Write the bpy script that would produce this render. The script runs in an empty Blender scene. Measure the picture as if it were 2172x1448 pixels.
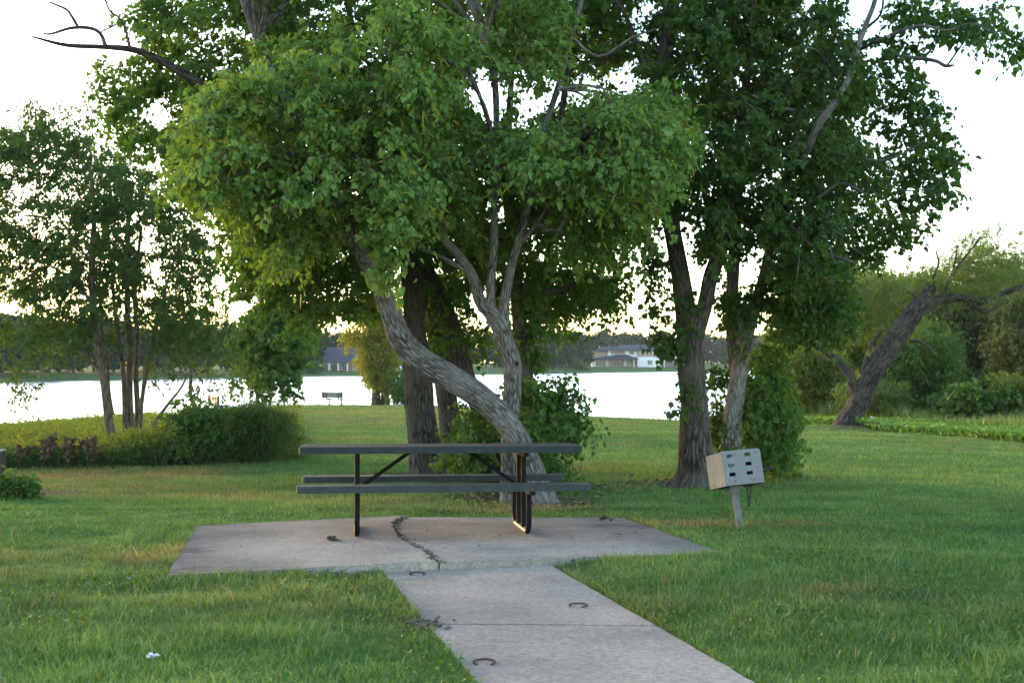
import bpy, bmesh, math, random
import numpy as np
from mathutils import Vector, Matrix, Euler
rng = np.random.default_rng(11)
random.seed(5)
R = math.radians
scene = bpy.context.scene
col = scene.collection

# ------------------------------------------------------------------ camera model
F = 2550.0
CAM = np.array([0.0, 0.0, 1.46])
PITCH = math.atan(44 / F)

def ray(px, py):
    x = (np.asarray(px, float) - 1086) / F
    z = -(np.asarray(py, float) - 724) / F
    c, s = math.cos(PITCH), math.sin(PITCH)
    yy = c - z * s
    zz = s + z * c
    return x / yy, zz / yy

def P(px, py, Y):
    a, b = ray(px, py)
    Y = np.asarray(Y, float)
    return np.stack([a * Y, np.broadcast_to(Y, np.shape(a)) if np.ndim(a) else Y, CAM[2] + b * Y], -1)

def px2r(px): return (np.asarray(px, float) - 1086) / F

# ------------------------------------------------------------------ noise
_lat = rng.random((256, 256))
def noise2(x, y, s=1.0, o=0):
    x = np.asarray(x, float) * s + o * 17.3 + 500
    y = np.asarray(y, float) * s + o * 9.7 + 500
    xi = np.floor(x).astype(int); yi = np.floor(y).astype(int)
    fx = x - xi; fy = y - yi
    fx = fx * fx * (3 - 2 * fx); fy = fy * fy * (3 - 2 * fy)
    g = lambda a, b: _lat[a & 255, b & 255]
    return (g(xi, yi) * (1 - fx) + g(xi + 1, yi) * fx) * (1 - fy) + (g(xi, yi + 1) * (1 - fx) + g(xi + 1, yi + 1) * fx) * fy

# ------------------------------------------------------------------ terrain
SH_PX = np.array([-900, -400, 0, 250, 480, 590, 860, 1000, 1100, 1250, 1430, 1640, 1668, 1690, 1730, 3200])
SH_Y = np.array([26, 30, 34.5, 44, 60, 78, 79, 70, 61, 53.5, 48, 46, 50, 70, 150, 150])
LE_PX = np.array([1500, 1640, 1690, 1800, 1950, 2172, 2600, 3200])     # edge of the mown lawn on the right
LE_Y = np.array([60, 46, 41.5, 38.2, 34, 28.5, 22, 17])
LL_PX = np.array([-900, -400, 0, 350, 480, 640, 700])                   # edge of the mown lawn on the left
LL_Y = np.array([16, 18, 20.3, 21.0, 21.6, 22.5, 90])

def sm(t): t = np.clip(t, 0, 1); return t * t * (3 - 2 * t)

def zbase(y):
    y = np.asarray(y, float)
    return np.where(y < 9, -.075 - .009 * (y - 9), np.where(y < 12, -.075 - .027 * (y - 9), -.156 - .0185 * (y - 12)))

def gz(x, y):
    x = np.asarray(x, float); y = np.asarray(y, float)
    yy = np.maximum(y, 2.0)
    r = x / yy * F + 1086
    z = zbase(y) + 0 * x
    near = 1 - sm((y - 12) / 3)
    pc = -.19 * (y - 8.8) * -1 * 0 + np.interp(y, [3.5, 5.6, 8.8, 9.6, 12], [1.05, .35, -.36, -.45, -.45])
    pw = np.interp(y, [3.5, 5.6, 8.9, 9.6, 12], [1.3, 1.05, .75, .2, .2])
    z = z + near * (.045 * sm((np.abs(x - pc) - pw) / .45) + .012)
    far = sm((y - 12) / 12)
    z = z + far * (noise2(x, y, .16, 3) - .5) * .16 + sm((y - 12.5) / 3) * (noise2(x, y, .7, 4) - .5) * .05
    z = z + np.exp(-((x - 10.9) ** 2 + (y - 38.2) ** 2) / 3.0) * .16
    d = y - np.interp(r, SH_PX, SH_Y)
    z = z - sm(d / 16) * 2.2 * (d > 0)
    e = (y - np.interp(r, LE_PX, LE_Y)) * (r > 1600)
    z = z - sm(e / 3) * .10
    return z

def G(px, py, zf=gz, it=40):
    a, b = ray(px, py)
    Y = np.full(np.shape(a), 12.0) if np.ndim(a) else 12.0
    for _ in range(it):
        z = zf(a * Y, Y)
        Y = .5 * Y + .5 * (z - CAM[2]) / b
    return np.stack([a * Y, Y, CAM[2] + b * Y], -1)

zslab = lambda x, y: -.030 * (np.asarray(y) - 9.0) + 0 * np.asarray(x)
zpath = lambda x, y: -.052 - .009 * (np.asarray(y) - 8.8) + 0 * np.asarray(x)

# ------------------------------------------------------------------ object helpers
def tag(o, label=None, cat=None, group=None, kind=None):
    if label: o['label'] = label
    if cat: o['category'] = cat
    if group: o['group'] = group
    if kind: o['kind'] = kind
    return o

def empty(name, loc, label=None, cat=None, group=None, rot=(0, 0, 0)):
    o = bpy.data.objects.new(name, None)
    o.empty_display_size = .2
    o.location = loc; o.rotation_euler = rot
    col.objects.link(o)
    return tag(o, label, cat, group)

class MB:
    """collects vertices / faces with a material slot, a uv and a per-vertex value, and links them as ONE mesh object"""
    def __init__(s):
        s.v = []; s.q = []; s.t = []; s.qm = []; s.tm = []; s.uv = []; s.a = []; s.b = []; s.n = 0; s.ng = []
    def add(s, v, q=None, t=None, m=0, uv=None, a=None, b=None):
        v = np.asarray(v, float).reshape(-1, 3); k = len(v)
        s.v.append(v)
        s.uv.append(np.zeros((k, 2)) if uv is None else np.asarray(uv, float))
        s.a.append(np.full(k, .5) if a is None else np.broadcast_to(np.asarray(a, float), (k,)))
        s.b.append(np.zeros(k) if b is None else np.broadcast_to(np.asarray(b, float), (k,)))
        if q is not None and len(q):
            q = np.asarray(q, np.int64) + s.n; s.q.append(q); s.qm.append(np.full(len(q), m))
        if t is not None and len(t):
            t = np.asarray(t, np.int64) + s.n; s.t.append(t); s.tm.append(np.full(len(t), m))
        s.n += k
        return s
    def build(s, name, mats, parent=None, base=None, smooth=False):
        v = np.concatenate(s.v) if s.v else np.zeros((0, 3))
        if base is None and parent is not None and parent.get('_world'):
            base = np.array(parent.location)
        if base is not None: v = v - np.asarray(base)
        q = np.concatenate(s.q) if s.q else np.zeros((0, 4), np.int64)
        t = np.concatenate(s.t) if s.t else np.zeros((0, 3), np.int64)
        li = np.concatenate([q.ravel(), t.ravel()]).astype(np.int32)
        tot = np.concatenate([np.full(len(q), 4), np.full(len(t), 3)]).astype(np.int32)
        st = np.concatenate([[0], np.cumsum(tot)[:-1]]).astype(np.int32)
        mi = np.concatenate((s.qm or [np.zeros(0)]) + (s.tm or [np.zeros(0)])).astype(np.int32)
        me = bpy.data.meshes.new(name)
        me.vertices.add(len(v)); me.vertices.foreach_set('co', v.astype(np.float32).ravel())
        me.loops.add(len(li)); me.loops.foreach_set('vertex_index', li)
        me.polygons.add(len(tot)); me.polygons.foreach_set('loop_start', st); me.polygons.foreach_set('loop_total', tot)
        me.polygons.foreach_set('material_index', mi)
        me.polygons.foreach_set('use_smooth', np.full(len(tot), bool(smooth)))
        uvl = me.uv_layers.new(name='UVMap')
        uv = np.concatenate(s.uv)
        uvl.data.foreach_set('uv', uv[li].astype(np.float32).ravel())
        for nm, arr in (('vary', s.a), ('dry', s.b)):
            at = me.attributes.new(nm, 'FLOAT', 'POINT'); at.data.foreach_set('value', np.concatenate(arr).astype(np.float32))
        me.update(calc_edges=True); me.validate()
        for m in (mats if isinstance(mats, (list, tuple)) else [mats]): me.materials.append(m)
        o = bpy.data.objects.new(name, me); col.objects.link(o)
        if parent is not None: o.parent = parent
        return o

def bm_obj(name, bm, mat, parent=None, smooth=False, bevel=0, seg=2):
    if bevel:
        bmesh.ops.bevel(bm, geom=[e for e in bm.edges if len(e.link_faces) == 2 and e.calc_face_angle(0) > .6], offset=bevel, segments=seg, affect='EDGES', profile=.7)
    bmesh.ops.recalc_face_normals(bm, faces=bm.faces[:])
    me = bpy.data.meshes.new(name); bm.to_mesh(me); bm.free()
    me.materials.append(mat)
    if smooth: me.polygons.foreach_set('use_smooth', [True] * len(me.polygons))
    o = bpy.data.objects.new(name, me); col.objects.link(o)
    if parent is not None: o.parent = parent
    return o

def bbox(bm, x0, x1, y0, y1, z0, z1):
    r = bmesh.ops.create_cube(bm, size=1)
    for v in r['verts']:
        v.co = Vector(((x0 + x1) / 2 + v.co.x * (x1 - x0), (y0 + y1) / 2 + v.co.y * (y1 - y0), (z0 + z1) / 2 + v.co.z * (z1 - z0)))
    return r

def prism(bm, pts, zb, zt):
    """pts: list of (x,y); zb,zt: numbers or per-point lists"""
    n = len(pts)
    zb = [zb] * n if np.isscalar(zb) else zb; zt = [zt] * n if np.isscalar(zt) else zt
    lo = [bm.verts.new((p[0], p[1], zb[i])) for i, p in enumerate(pts)]
    hi = [bm.verts.new((p[0], p[1], zt[i])) for i, p in enumerate(pts)]
    bm.faces.new(hi); bm.faces.new(lo[::-1])
    for i in range(n):
        j = (i + 1) % n
        bm.faces.new((lo[i], lo[j], hi[j], hi[i]))

def crom(pts, per):
    """Catmull-Rom through rows of pts (any columns)"""
    p = np.asarray(pts, float); out = []
    e = np.vstack([2 * p[0] - p[1], p, 2 * p[-1] - p[-2]])
    for i in range(1, len(e) - 2):
        for k in range(per):
            t = k / per
            a, b, c, d = e[i - 1], e[i], e[i + 1], e[i + 2]
            out.append(.5 * (2 * b + (c - a) * t + (2 * a - 5 * b + 4 * c - d) * t * t + (3 * b - a - 3 * c + d) * t ** 3))
    out.append(p[-1])
    return np.array(out)

def tube(mb, pts, rad, seg=8, m=0, lump=0.0, cap=True, a=None, flare=None):
    p = np.asarray(pts, float); n = len(p); rad = np.broadcast_to(np.asarray(rad, float), (n,))
    tg = np.gradient(p, axis=0); tg /= np.linalg.norm(tg, axis=1)[:, None] + 1e-12
    u = np.cross(tg[0], [0.31, .9, .2]); u /= np.linalg.norm(u)
    U = []
    for i in range(n):
        u = u - tg[i] * u.dot(tg[i]); u /= np.linalg.norm(u) + 1e-12; U.append(u)
    U = np.array(U); V = np.cross(tg, U)
    L = np.concatenate([[0], np.cumsum(np.linalg.norm(np.diff(p, axis=0), axis=1))])
    th = np.linspace(0, 2 * np.pi, seg + 1)
    rr = rad[:, None] * np.ones((1, seg + 1))
    if lump:
        ph = random.random() * 50
        nn = noise2(np.cos(th)[None, :] * 1.3 + ph, np.sin(th)[None, :] * 1.3 + L[:, None] * 1.6 + 0 * rr, 1.0, 7) - .5
        n3 = noise2(th[None, :] * 0 + np.cos(th)[None, :] * 4 + ph, np.sin(th)[None, :] * 4 + L[:, None] * 3, 1.0, 5) - .5
        rr = rr * (1 + lump * nn * 1.3 + lump * .5 * n3)
    if flare is not None:
        k, ln = flare
        fl = np.exp(-L / ln)[:, None] * k * (1 + .8 * np.cos(th * 4 + 1.0)[None, :] * .5)
        rr = rr * (1 + fl)
    v = p[:, None, :] + rr[:, :, None] * (np.cos(th)[None, :, None] * U[:, None, :] + np.sin(th)[None, :, None] * V[:, None, :])
    uv = np.stack([np.broadcast_to(th / (2 * np.pi) * 2 * np.pi * max(rad.mean(), .004), (n, seg + 1)), np.broadcast_to(L[:, None], (n, seg + 1))], -1)
    uv = uv + np.array([random.random() * 20, random.random() * 20])
    idx = np.arange(n * (seg + 1)).reshape(n, seg + 1)
    q = np.stack([idx[:-1, :-1], idx[:-1, 1:], idx[1:, 1:], idx[1:, :-1]], -1).reshape(-1, 4)
    mb.add(v.reshape(-1, 3), q, None, m, uv.reshape(-1, 2), a)
    if cap:
        for ring, pt in ((idx[0], p[0]), (idx[-1], p[-1])):
            k = seg
            vv = np.vstack([v.reshape(-1, 3)[ring[:k]], pt[None]])
            mb.add(vv, None, [(i, (i + 1) % k, k) for i in range(k)], m, None, a)

def limb(mb, rows, Y, m=0, seg=10, per=5, lump=.10, dz=0, flare=None, Y2=None):
    """rows: (px, py, width px[, Y]) -> tapered trunk or branch in the world"""
    rr = []
    for k, r_ in enumerate(rows):
        y = r_[3] if len(r_) > 3 else (Y if Y2 is None else Y + (Y2 - Y) * k / (len(rows) - 1))
        q = P(r_[0], r_[1], y)
        rr.append([q[0], q[1], q[2] + dz, r_[2] / 2 / F * y * (.93 if r_[2] > 14 else 1)])
    rr = crom(rr, per)
    tube(mb, rr[:, :3], np.maximum(rr[:, 3], .003), seg, m, lump, flare=flare)

# ------------------------------------------------------------------ materials
class NT:
    def __init__(s, name):
        s.mat = bpy.data.materials.new(name); s.mat.use_nodes = True
        s.t = s.mat.node_tree; s.t.nodes.clear()
        s.out = s.n('ShaderNodeOutputMaterial')
    def n(s, kind, **kw):
        nd = s.t.nodes.new(kind)
        for k, v in kw.items():
            if k in nd.inputs.keys(): nd.inputs[k].default_value = v
            else: setattr(nd, k, v)
        return nd
    def l(s, a, b): s.t.links.new(a, b)
    def ramp(s, fac, stops):
        r = s.n('ShaderNodeValToRGB')
        cr = r.color_ramp
        while len(cr.elements) < len(stops): cr.elements.new(.5)
        for e, (p_, c) in zip(cr.elements, stops):
            e.position = p_; e.color = (*c, 1) if len(c) == 3 else c
        s.l(fac, r.inputs[0]); return r.outputs[0]
    def mix(s, fac, a, b, mode='MIX'):
        m = s.n('ShaderNodeMix', data_type='RGBA', blend_type=mode)
        for sock, val in ((m.inputs[0], fac), (m.inputs[6], a), (m.inputs[7], b)):
            if hasattr(val, 'is_output'): s.l(val, sock)
            elif np.isscalar(val): sock.default_value = val
            else: sock.default_value = (*val, 1)
        return m.outputs[2]
    def noise(s, scale, detail=4, vec=None, rough=.55, dim='3D'):
        nd = s.n('ShaderNodeTexNoise', Scale=scale, Detail=detail, Roughness=rough)
        if vec is not None: s.l(vec, nd.inputs['Vector'])
        return nd.outputs[0]
    def mapping(s, vec, scale=(1, 1, 1)):
        m = s.n('ShaderNodeMapping'); m.inputs['Scale'].default_value = scale
        s.l(vec, m.inputs['Vector']); return m.outputs[0]
    def math(s, op, a, b=None):
        m = s.n('ShaderNodeMath', operation=op)
        for k, val in enumerate((a, b)):
            if val is None: continue
            if hasattr(val, 'is_output'): s.l(val, m.inputs[k])
            else: m.inputs[k].default_value = val
        return m.outputs[0]
    def principled(s, colr, rough=.8, bump=None, bstr=.3, bdist=.02, metal=0, spec=.3):
        p = s.n('ShaderNodeBsdfPrincipled')
        for sock, val in ((p.inputs['Base Color'], colr), (p.inputs['Roughness'], rough), (p.inputs['Metallic'], metal)):
            if hasattr(val, 'is_output'): s.l(val, sock)
            elif np.isscalar(val): sock.default_value = val
            else: sock.default_value = (*val, 1)
        p.inputs['Specular IOR Level'].default_value = spec
        if bump is not None:
            b = s.n('ShaderNodeBump'); b.inputs['Strength'].default_value = bstr; b.inputs['Distance'].default_value = bdist
            s.l(bump, b.inputs['Height']); s.l(b.outputs[0], p.inputs['Normal'])
        s.l(p.outputs[0], s.out.inputs[0])
        return p
    def attr(s, nm): return s.n('ShaderNodeAttribute', attribute_name=nm).outputs['Fac']
    def obj(s): return s.n('ShaderNodeTexCoord').outputs['Object']
    def uv(s): return s.n('ShaderNodeTexCoord').outputs['UV']

def mat_leaf(name, c0, c1, trans=.45, tcol=1.0, gloss=.08, yellow=None):
    t = NT(name)
    c = t.ramp(t.attr('vary'), [(0, c0), (1, c1)] if yellow is None else [(0, c0), (.86, c1), (.97, yellow)])
    dif = t.n('ShaderNodeBsdfDiffuse'); t.l(c, dif.inputs[0])
    tr = t.n('ShaderNodeBsdfTranslucent')
    tc = t.mix(1.0, c, (1.55 * tcol, 1.35 * tcol, .45 * tcol), 'MULTIPLY'); t.l(tc, tr.inputs[0])
    ms = t.n('ShaderNodeMixShader', Fac=trans); t.l(dif.outputs[0], ms.inputs[1]); t.l(tr.outputs[0], ms.inputs[2])
    gl = t.n('ShaderNodeBsdfGlossy', Roughness=.45); gl.inputs[0].default_value = (1, 1, 1, 1)
    lw = t.n('ShaderNodeLayerWeight', Blend=.25)
    m2 = t.n('ShaderNodeMixShader'); t.l(t.math('MULTIPLY', lw.outputs['Facing'], gloss), m2.inputs[0])
    t.l(ms.outputs[0], m2.inputs[1]); t.l(gl.outputs[0], m2.inputs[2]); t.l(m2.outputs[0], t.out.inputs[0])
    return t.mat

def mat_bark(name, dark, light, su=40, sv=6.5, bstr=1.0, moss=None):
    t = NT(name)
    uv = t.uv()
    w = t.noise(3.0, 3, uv)
    vm = t.n('ShaderNodeVectorMath', operation='MULTIPLY_ADD'); t.l(uv, vm.inputs[0]); vm.inputs[1].default_value = (su, sv, 1)
    cmb = t.n('ShaderNodeCombineXYZ'); t.l(t.math('MULTIPLY', w, 2.2), cmb.inputs[0]); t.l(cmb.outputs[0], vm.inputs[2])
    vo = t.n('ShaderNodeTexVoronoi', feature='DISTANCE_TO_EDGE', Scale=1.0); t.l(vm.outputs[0], vo.inputs['Vector'])
    n1 = t.noise(1.5, 6, vm.outputs[0], .7)
    h = t.math('ADD', t.math('MULTIPLY', t.math('MINIMUM', vo.outputs[0], .35), 1.1), t.math('MULTIPLY', n1, 1.0))
    c = t.ramp(h, [(.42, tuple(x * .22 for x in dark)), (.58, dark), (.82, light)])
    big = t.noise(2.2, 4, t.obj())
    c = t.mix(t.ramp(big, [(.42, (0, 0, 0)), (.62, (1, 1, 1))]), c, t.mix(.55, c, light), 'MIX')
    if moss:
        mk = t.ramp(t.noise(5, 5, t.obj(), .7), [(.52, (0, 0, 0)), (.6, (1, 1, 1))])
        c = t.mix(t.math('MULTIPLY', mk, .7), c, moss)
    t.principled(c, .92, h, bstr, .06, spec=.15)
    return t.mat

def mat_plain(name, c, rough=.6, metal=0, nscale=8, var=.25, bump=.1, spec=.35, c2=None):
    t = NT(name)
    n1 = t.noise(nscale, 5, t.obj(), .6)
    lo = tuple(x * (1 - var) for x in c); hi = c2 or tuple(min(1, x * (1 + var)) for x in c)
    cc = t.ramp(n1, [(.3, lo), (.7, hi)])
    t.principled(cc, rough, t.noise(nscale * 12, 2, t.obj()), bump, .003, metal, spec)
    return t.mat

M = {}
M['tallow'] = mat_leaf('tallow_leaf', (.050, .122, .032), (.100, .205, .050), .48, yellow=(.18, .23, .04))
M['tallow_dark'] = mat_leaf('tallow_leaf_shaded', (.034, .085, .024), (.072, .152, .038), .46, yellow=(.13, .17, .03))  # same leaf, darkened to paint the shade of the right-hand crowns
M['tallow_front'] = mat_leaf('tallow_leaf_lit', (.084, .176, .046), (.165, .290, .076), .40, yellow=(.18, .27, .05))  # same leaf, lightened to paint the light on the front crown
M['ash'] = mat_leaf('ash_leaf', (.042, .100, .036), (.085, .165, .048), .42)
M['willow'] = mat_leaf('willow_leaf', (.15, .185, .030), (.26, .265, .055), .5)
M['feather'] = mat_leaf('feathery_leaf', (.075, .150, .042), (.145, .215, .062), .5)
M['shrub'] = mat_leaf('shrub_leaf', (.050, .115, .030), (.095, .180, .045), .42)
M['shrub_pale'] = mat_leaf('pale_shrub_leaf', (.075, .115, .05), (.13, .165, .07), .45)
M['weed'] = mat_leaf('weed_leaf', (.085, .145, .030), (.17, .23, .05), .45, yellow=(.24, .18, .06))
M['hyacinth'] = mat_leaf('hyacinth_leaf', (.075, .18, .04), (.16, .29, .07), .4, gloss=.12)
M['farwood'] = mat_leaf('far_wood_leaf', (.030, .058, .034), (.055, .090, .046), .25)
M['catkin'] = mat_leaf('catkin', (.22, .24, .025), (.36, .32, .04), .3)
M['petal'] = mat_plain('petal', (.72, .70, .78), .7, var=.1)
M['twig'] = mat_plain('twig_bark', (.075, .06, .045), .9, var=.3)
M['bark'] = mat_bark('furrowed_bark', (.098, .090, .082), (.30, .288, .272))
M['bark_dark'] = mat_bark('dark_bark', (.060, .052, .045), (.150, .135, .118), 30, 3.6, 1.0)
M['bark_pale'] = mat_bark('pale_bark', (.14, .13, .12), (.34, .325, .305), 44, 5, .9)
M['bark_smooth'] = mat_bark('smooth_bark', (.10, .08, .06), (.19, .16, .125), 14, 2.5, .35)
M['bark_old'] = mat_bark('old_dark_bark', (.035, .030, .026), (.105, .092, .08), 14, 3.0, 1.0)
M['dead'] = mat_bark('dead_wood', (.09, .075, .06), (.25, .215, .18), 22, 2.0, 1.0)

def grass_mat(name, blade):
    t = NT(name)
    g = t.ramp(t.attr('vary'), [(0, (.055, .120, .030)), (.5, (.110, .215, .048)), (1, (.200, .320, .085))])
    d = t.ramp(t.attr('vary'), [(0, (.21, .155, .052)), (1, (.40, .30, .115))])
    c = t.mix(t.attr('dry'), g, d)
    if blade:
        dif = t.n('ShaderNodeBsdfDiffuse'); t.l(c, dif.inputs[0])
        tr = t.n('ShaderNodeBsdfTranslucent'); t.l(t.mix(1, c, (1.3, 1.2, .6), 'MULTIPLY'), tr.inputs[0])
        ms = t.n('ShaderNodeMixShader', Fac=.35); t.l(dif.outputs[0], ms.inputs[1]); t.l(tr.outputs[0], ms.inputs[2])
        gl = t.n('ShaderNodeBsdfGlossy', Roughness=.4); gl.inputs[0].default_value = (.9, 1, .95, 1)
        m2 = t.n('ShaderNodeMixShader', Fac=.035); t.l(ms.outputs[0], m2.inputs[1]); t.l(gl.outputs[0], m2.inputs[2])
        t.l(m2.outputs[0], t.out.inputs[0])
    else:
        o = t.obj()
        n1 = t.noise(9, 6, o, .7); n2 = t.noise(60, 3, o, .7)
        g = t.ramp(n1, [(.3, (.045, .095, .022)), (.55, (.090, .170, .036)), (.75, (.140, .215, .050))])
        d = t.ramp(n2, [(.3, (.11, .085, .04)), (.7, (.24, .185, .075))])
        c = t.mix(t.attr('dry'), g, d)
        soil = t.ramp(n2, [(.3, (.05, .04, .03)), (.7, (.13, .10, .075))])
        c = t.mix(t.attr('vary'), c, soil)
        t.principled(c, .95, n2, .6, .03, spec=.05)
    return t.mat
M['grass'] = grass_mat('grass_blade', True)
M['lawn'] = grass_mat('lawn_ground', False)

def concrete(name, base, stain, streak):
    t = NT(name); o = t.obj()
    n1 = t.noise(1.3, 6, o, .62); n2 = t.noise(75, 3, o, .75); n3 = t.noise(7, 6, t.mapping(o, (1, 2.2, 1)), .7)
    c = t.ramp(n2, [(.28, tuple(x * .62 for x in base)), (.5, base), (.72, tuple(x * 1.28 for x in base))])
    c = t.mix(t.math('MULTIPLY', t.ramp(n1, [(.45, (0, 0, 0)), (.68, (1, 1, 1))]), streak), c, stain)
    n4 = t.noise(26, 5, t.mapping(o, (1, 1.5, 1)), .75)
    c = t.mix(1, c, t.ramp(n4, [(.32, (.62, .62, .62)), (.5, (1, 1, 1)), (.68, (1.3, 1.3, 1.3))]), 'MULTIPLY')
    c = t.mix(t.math('MULTIPLY', t.ramp(n3, [(.5, (0, 0, 0)), (.72, (1, 1, 1))]), .5), c, tuple(x * .72 for x in base))
    c = t.mix(t.math('MULTIPLY', t.attr('dry'), t.ramp(n3, [(.25, (.35, .35, .35)), (.7, (1, 1, 1))])), c, (.105, .10, .10))
    h = t.math('ADD', n2, t.math('MULTIPLY', n3, .6))
    t.principled(c, .92, h, .4, .006, spec=.03)
    return t.mat
M['slab'] = concrete('slab_concrete', (.365, .318, .272), (.225, .20, .178), .85)
M['path'] = concrete('path_concrete', (.385, .325, .272), (.28, .24, .205), .85)
M['dirt'] = mat_plain('dirt', (.12, .095, .07), .95, nscale=40, var=.5)
M['debris'] = mat_leaf('dead_leaf', (.07, .052, .036), (.26, .20, .135), .1)
M['coat'] = mat_plain('slate_plastic_coating', (.026, .036, .039), .68, nscale=14, var=.3, bump=.4, spec=.22)
M['coat_seat'] = mat_plain('slate_plastic_coating_seat', (.028, .040, .043), .58, nscale=18, var=.3, bump=.4, spec=.3)
M['blackpaint'] = mat_plain('black_paint', (.008, .008, .010), .55, nscale=20, var=.3, bump=.1, spec=.1)
M['tan_metal'] = mat_plain('tan_steel', (.30, .22, .15), .38, 0.6, nscale=30, var=.4)  # tan metallic finish of the table foot bars
def galv():
    t = NT('galvanised_steel'); o = t.obj()
    n1 = t.noise(9, 5, o, .65); n2 = t.noise(5, 5, t.mapping(o, (6, 6, .9)), .7)
    c = t.ramp(n1, [(.3, (.13, .142, .155)), (.7, (.205, .218, .23))])
    c = t.mix(t.math('MULTIPLY', t.ramp(n2, [(.55, (0, 0, 0)), (.7, (1, 1, 1))]), .65), c, (.29, .30, .31))
    t.principled(c, t.ramp(n1, [(.3, (.5,) * 3), (.7, (.68,) * 3)]), n1, .15, .004, .15, .4)
    return t.mat
M['galv'] = galv()
M['galv_post'] = mat_plain('weathered_steel', (.16, .165, .17), .75, .1, nscale=12, var=.25, spec=.15)
M['rust'] = mat_plain('rusty_iron', (.055, .038, .030), .8, .3, nscale=60, var=.5)
M['soot_shade'] = mat_plain('soot_shade', (.016, .014, .013), .9, nscale=30, var=.5, spec=.1)  # black for grill soot and for shade painted into hollows
M['green_paint'] = mat_plain('green_paint', (.010, .035, .026), .5, var=.2)
M['timber'] = mat_plain('dark_timber', (.055, .045, .042), .85, nscale=20, var=.3)
M['render_white'] = mat_plain('white_render', (.76, .77, .78), .8, var=.05)
M['tan_board'] = mat_plain('tan_boarding', (.38, .30, .22), .85, var=.08)
M['stone'] = mat_plain('pale_stone', (.50, .44, .37), .9, var=.15)
M['slate_roof'] = mat_plain('slate_roof', (.055, .062, .078), .85, nscale=2, var=.15)
M['glass'] = mat_plain('window_glass', (.04, .05, .06), .12, nscale=.5, var=.2, bump=0, spec=.6)
M['frame'] = mat_plain('window_frame', (.34, .36, .35), .6, var=.05)
def brick():
    t = NT('red_brick'); b = t.n('ShaderNodeTexBrick', Scale=3.0)
    b.inputs['Color1'].default_value = (.36, .17, .12, 1); b.inputs['Color2'].default_value = (.28, .12, .085, 1); b.inputs['Mortar'].default_value = (.4, .36, .32, 1)
    t.l(t.obj(), b.inputs['Vector']); t.principled(b.outputs[0], .9); return t.mat
M['brick'] = brick()
def farbank():
    t = NT('far_bank_grass'); n1 = t.noise(.12, 6, t.obj(), .65)
    t.principled(t.ramp(n1, [(.35, (.055, .10, .035)), (.65, (.11, .16, .05))]), .95, spec=.05); return t.mat
M['farbank'] = farbank()
def water():
    t = NT('lake_water'); o = t.obj()
    n1 = t.noise(1.0, 4, t.mapping(o, (.9, 2.2, 1)), .6)
    b = t.n('ShaderNodeBump'); b.inputs['Strength'].default_value = .35; b.inputs['Distance'].default_value = .15; t.l(n1, b.inputs['Height'])
    gl = t.n('ShaderNodeBsdfGlossy', Roughness=.28); gl.inputs[0].default_value = (.93, .95, .97, 1); t.l(b.outputs[0], gl.inputs['Normal'])
    dp = t.n('ShaderNodeBsdfDiffuse'); dp.inputs[0].default_value = (.05, .06, .06, 1)
    fr = t.n('ShaderNodeFresnel', IOR=1.33)
    ms = t.n('ShaderNodeMixShader'); t.l(t.math('MINIMUM', t.math('MULTIPLY', fr.outputs[0], 1.6), 1.0), ms.inputs[0]); t.l(dp.outputs[0], ms.inputs[1]); t.l(gl.outputs[0], ms.inputs[2]); t.l(ms.outputs[0], t.out.inputs[0])
    return t.mat
M['water'] = water()

# ------------------------------------------------------------------ the setting: lawn, lake, far bank, slab, path
def mask_poly(poly, x, y):
    x = np.asarray(x); y = np.asarray(y); ins = np.zeros(x.shape, bool)
    n = len(poly)
    for i in range(n):
        x0, y0 = poly[i][0], poly[i][1]; x1, y1 = poly[(i + 1) % n][0], poly[(i + 1) % n][1]
        if y0 == y1: continue
        c = ((y0 > y) != (y1 > y)) & (x < (x1 - x0) * (y - y0) / (y1 - y0) + x0)
        ins ^= c
    return ins

SLAB_PX = dict(FL=(350, 1222), FC=(932, 1190), FR=(1535, 1172), BR=(1325, 1097), BC=(862, 1096), BL=(415, 1118))
S = {k: G(*v, zslab) for k, v in SLAB_PX.items()}
CRACK = np.array([G(a, b, zslab) for a, b in [(862, 1096), (842, 1103), (829, 1111), (840, 1123), (846, 1135), (862, 1149), (881, 1159), (905, 1172), (918, 1180), (932, 1190)]])
slab_plan = [S['FL'], S['FC'], S['FR'], S['BR'], S['BC'], S['BL']]
pl0 = G(800, 1203, zpath); pr0 = G(1152, 1187, zpath)
pl1 = G(1010, 1448, zpath); pr1 = G(1610, 1448, zpath)
def ext(a, b, Y): t = (Y - a[1]) / (b[1] - a[1]); return a + (b - a) * t
pl2, pr2 = ext(pl0, pl1, 1.0), ext(pr0, pr1, 1.0)
path_plan = [pl0, pr0, pr2, pl2]

TRUNKS = []   # (x,y,r) bare earth round the stems

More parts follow.
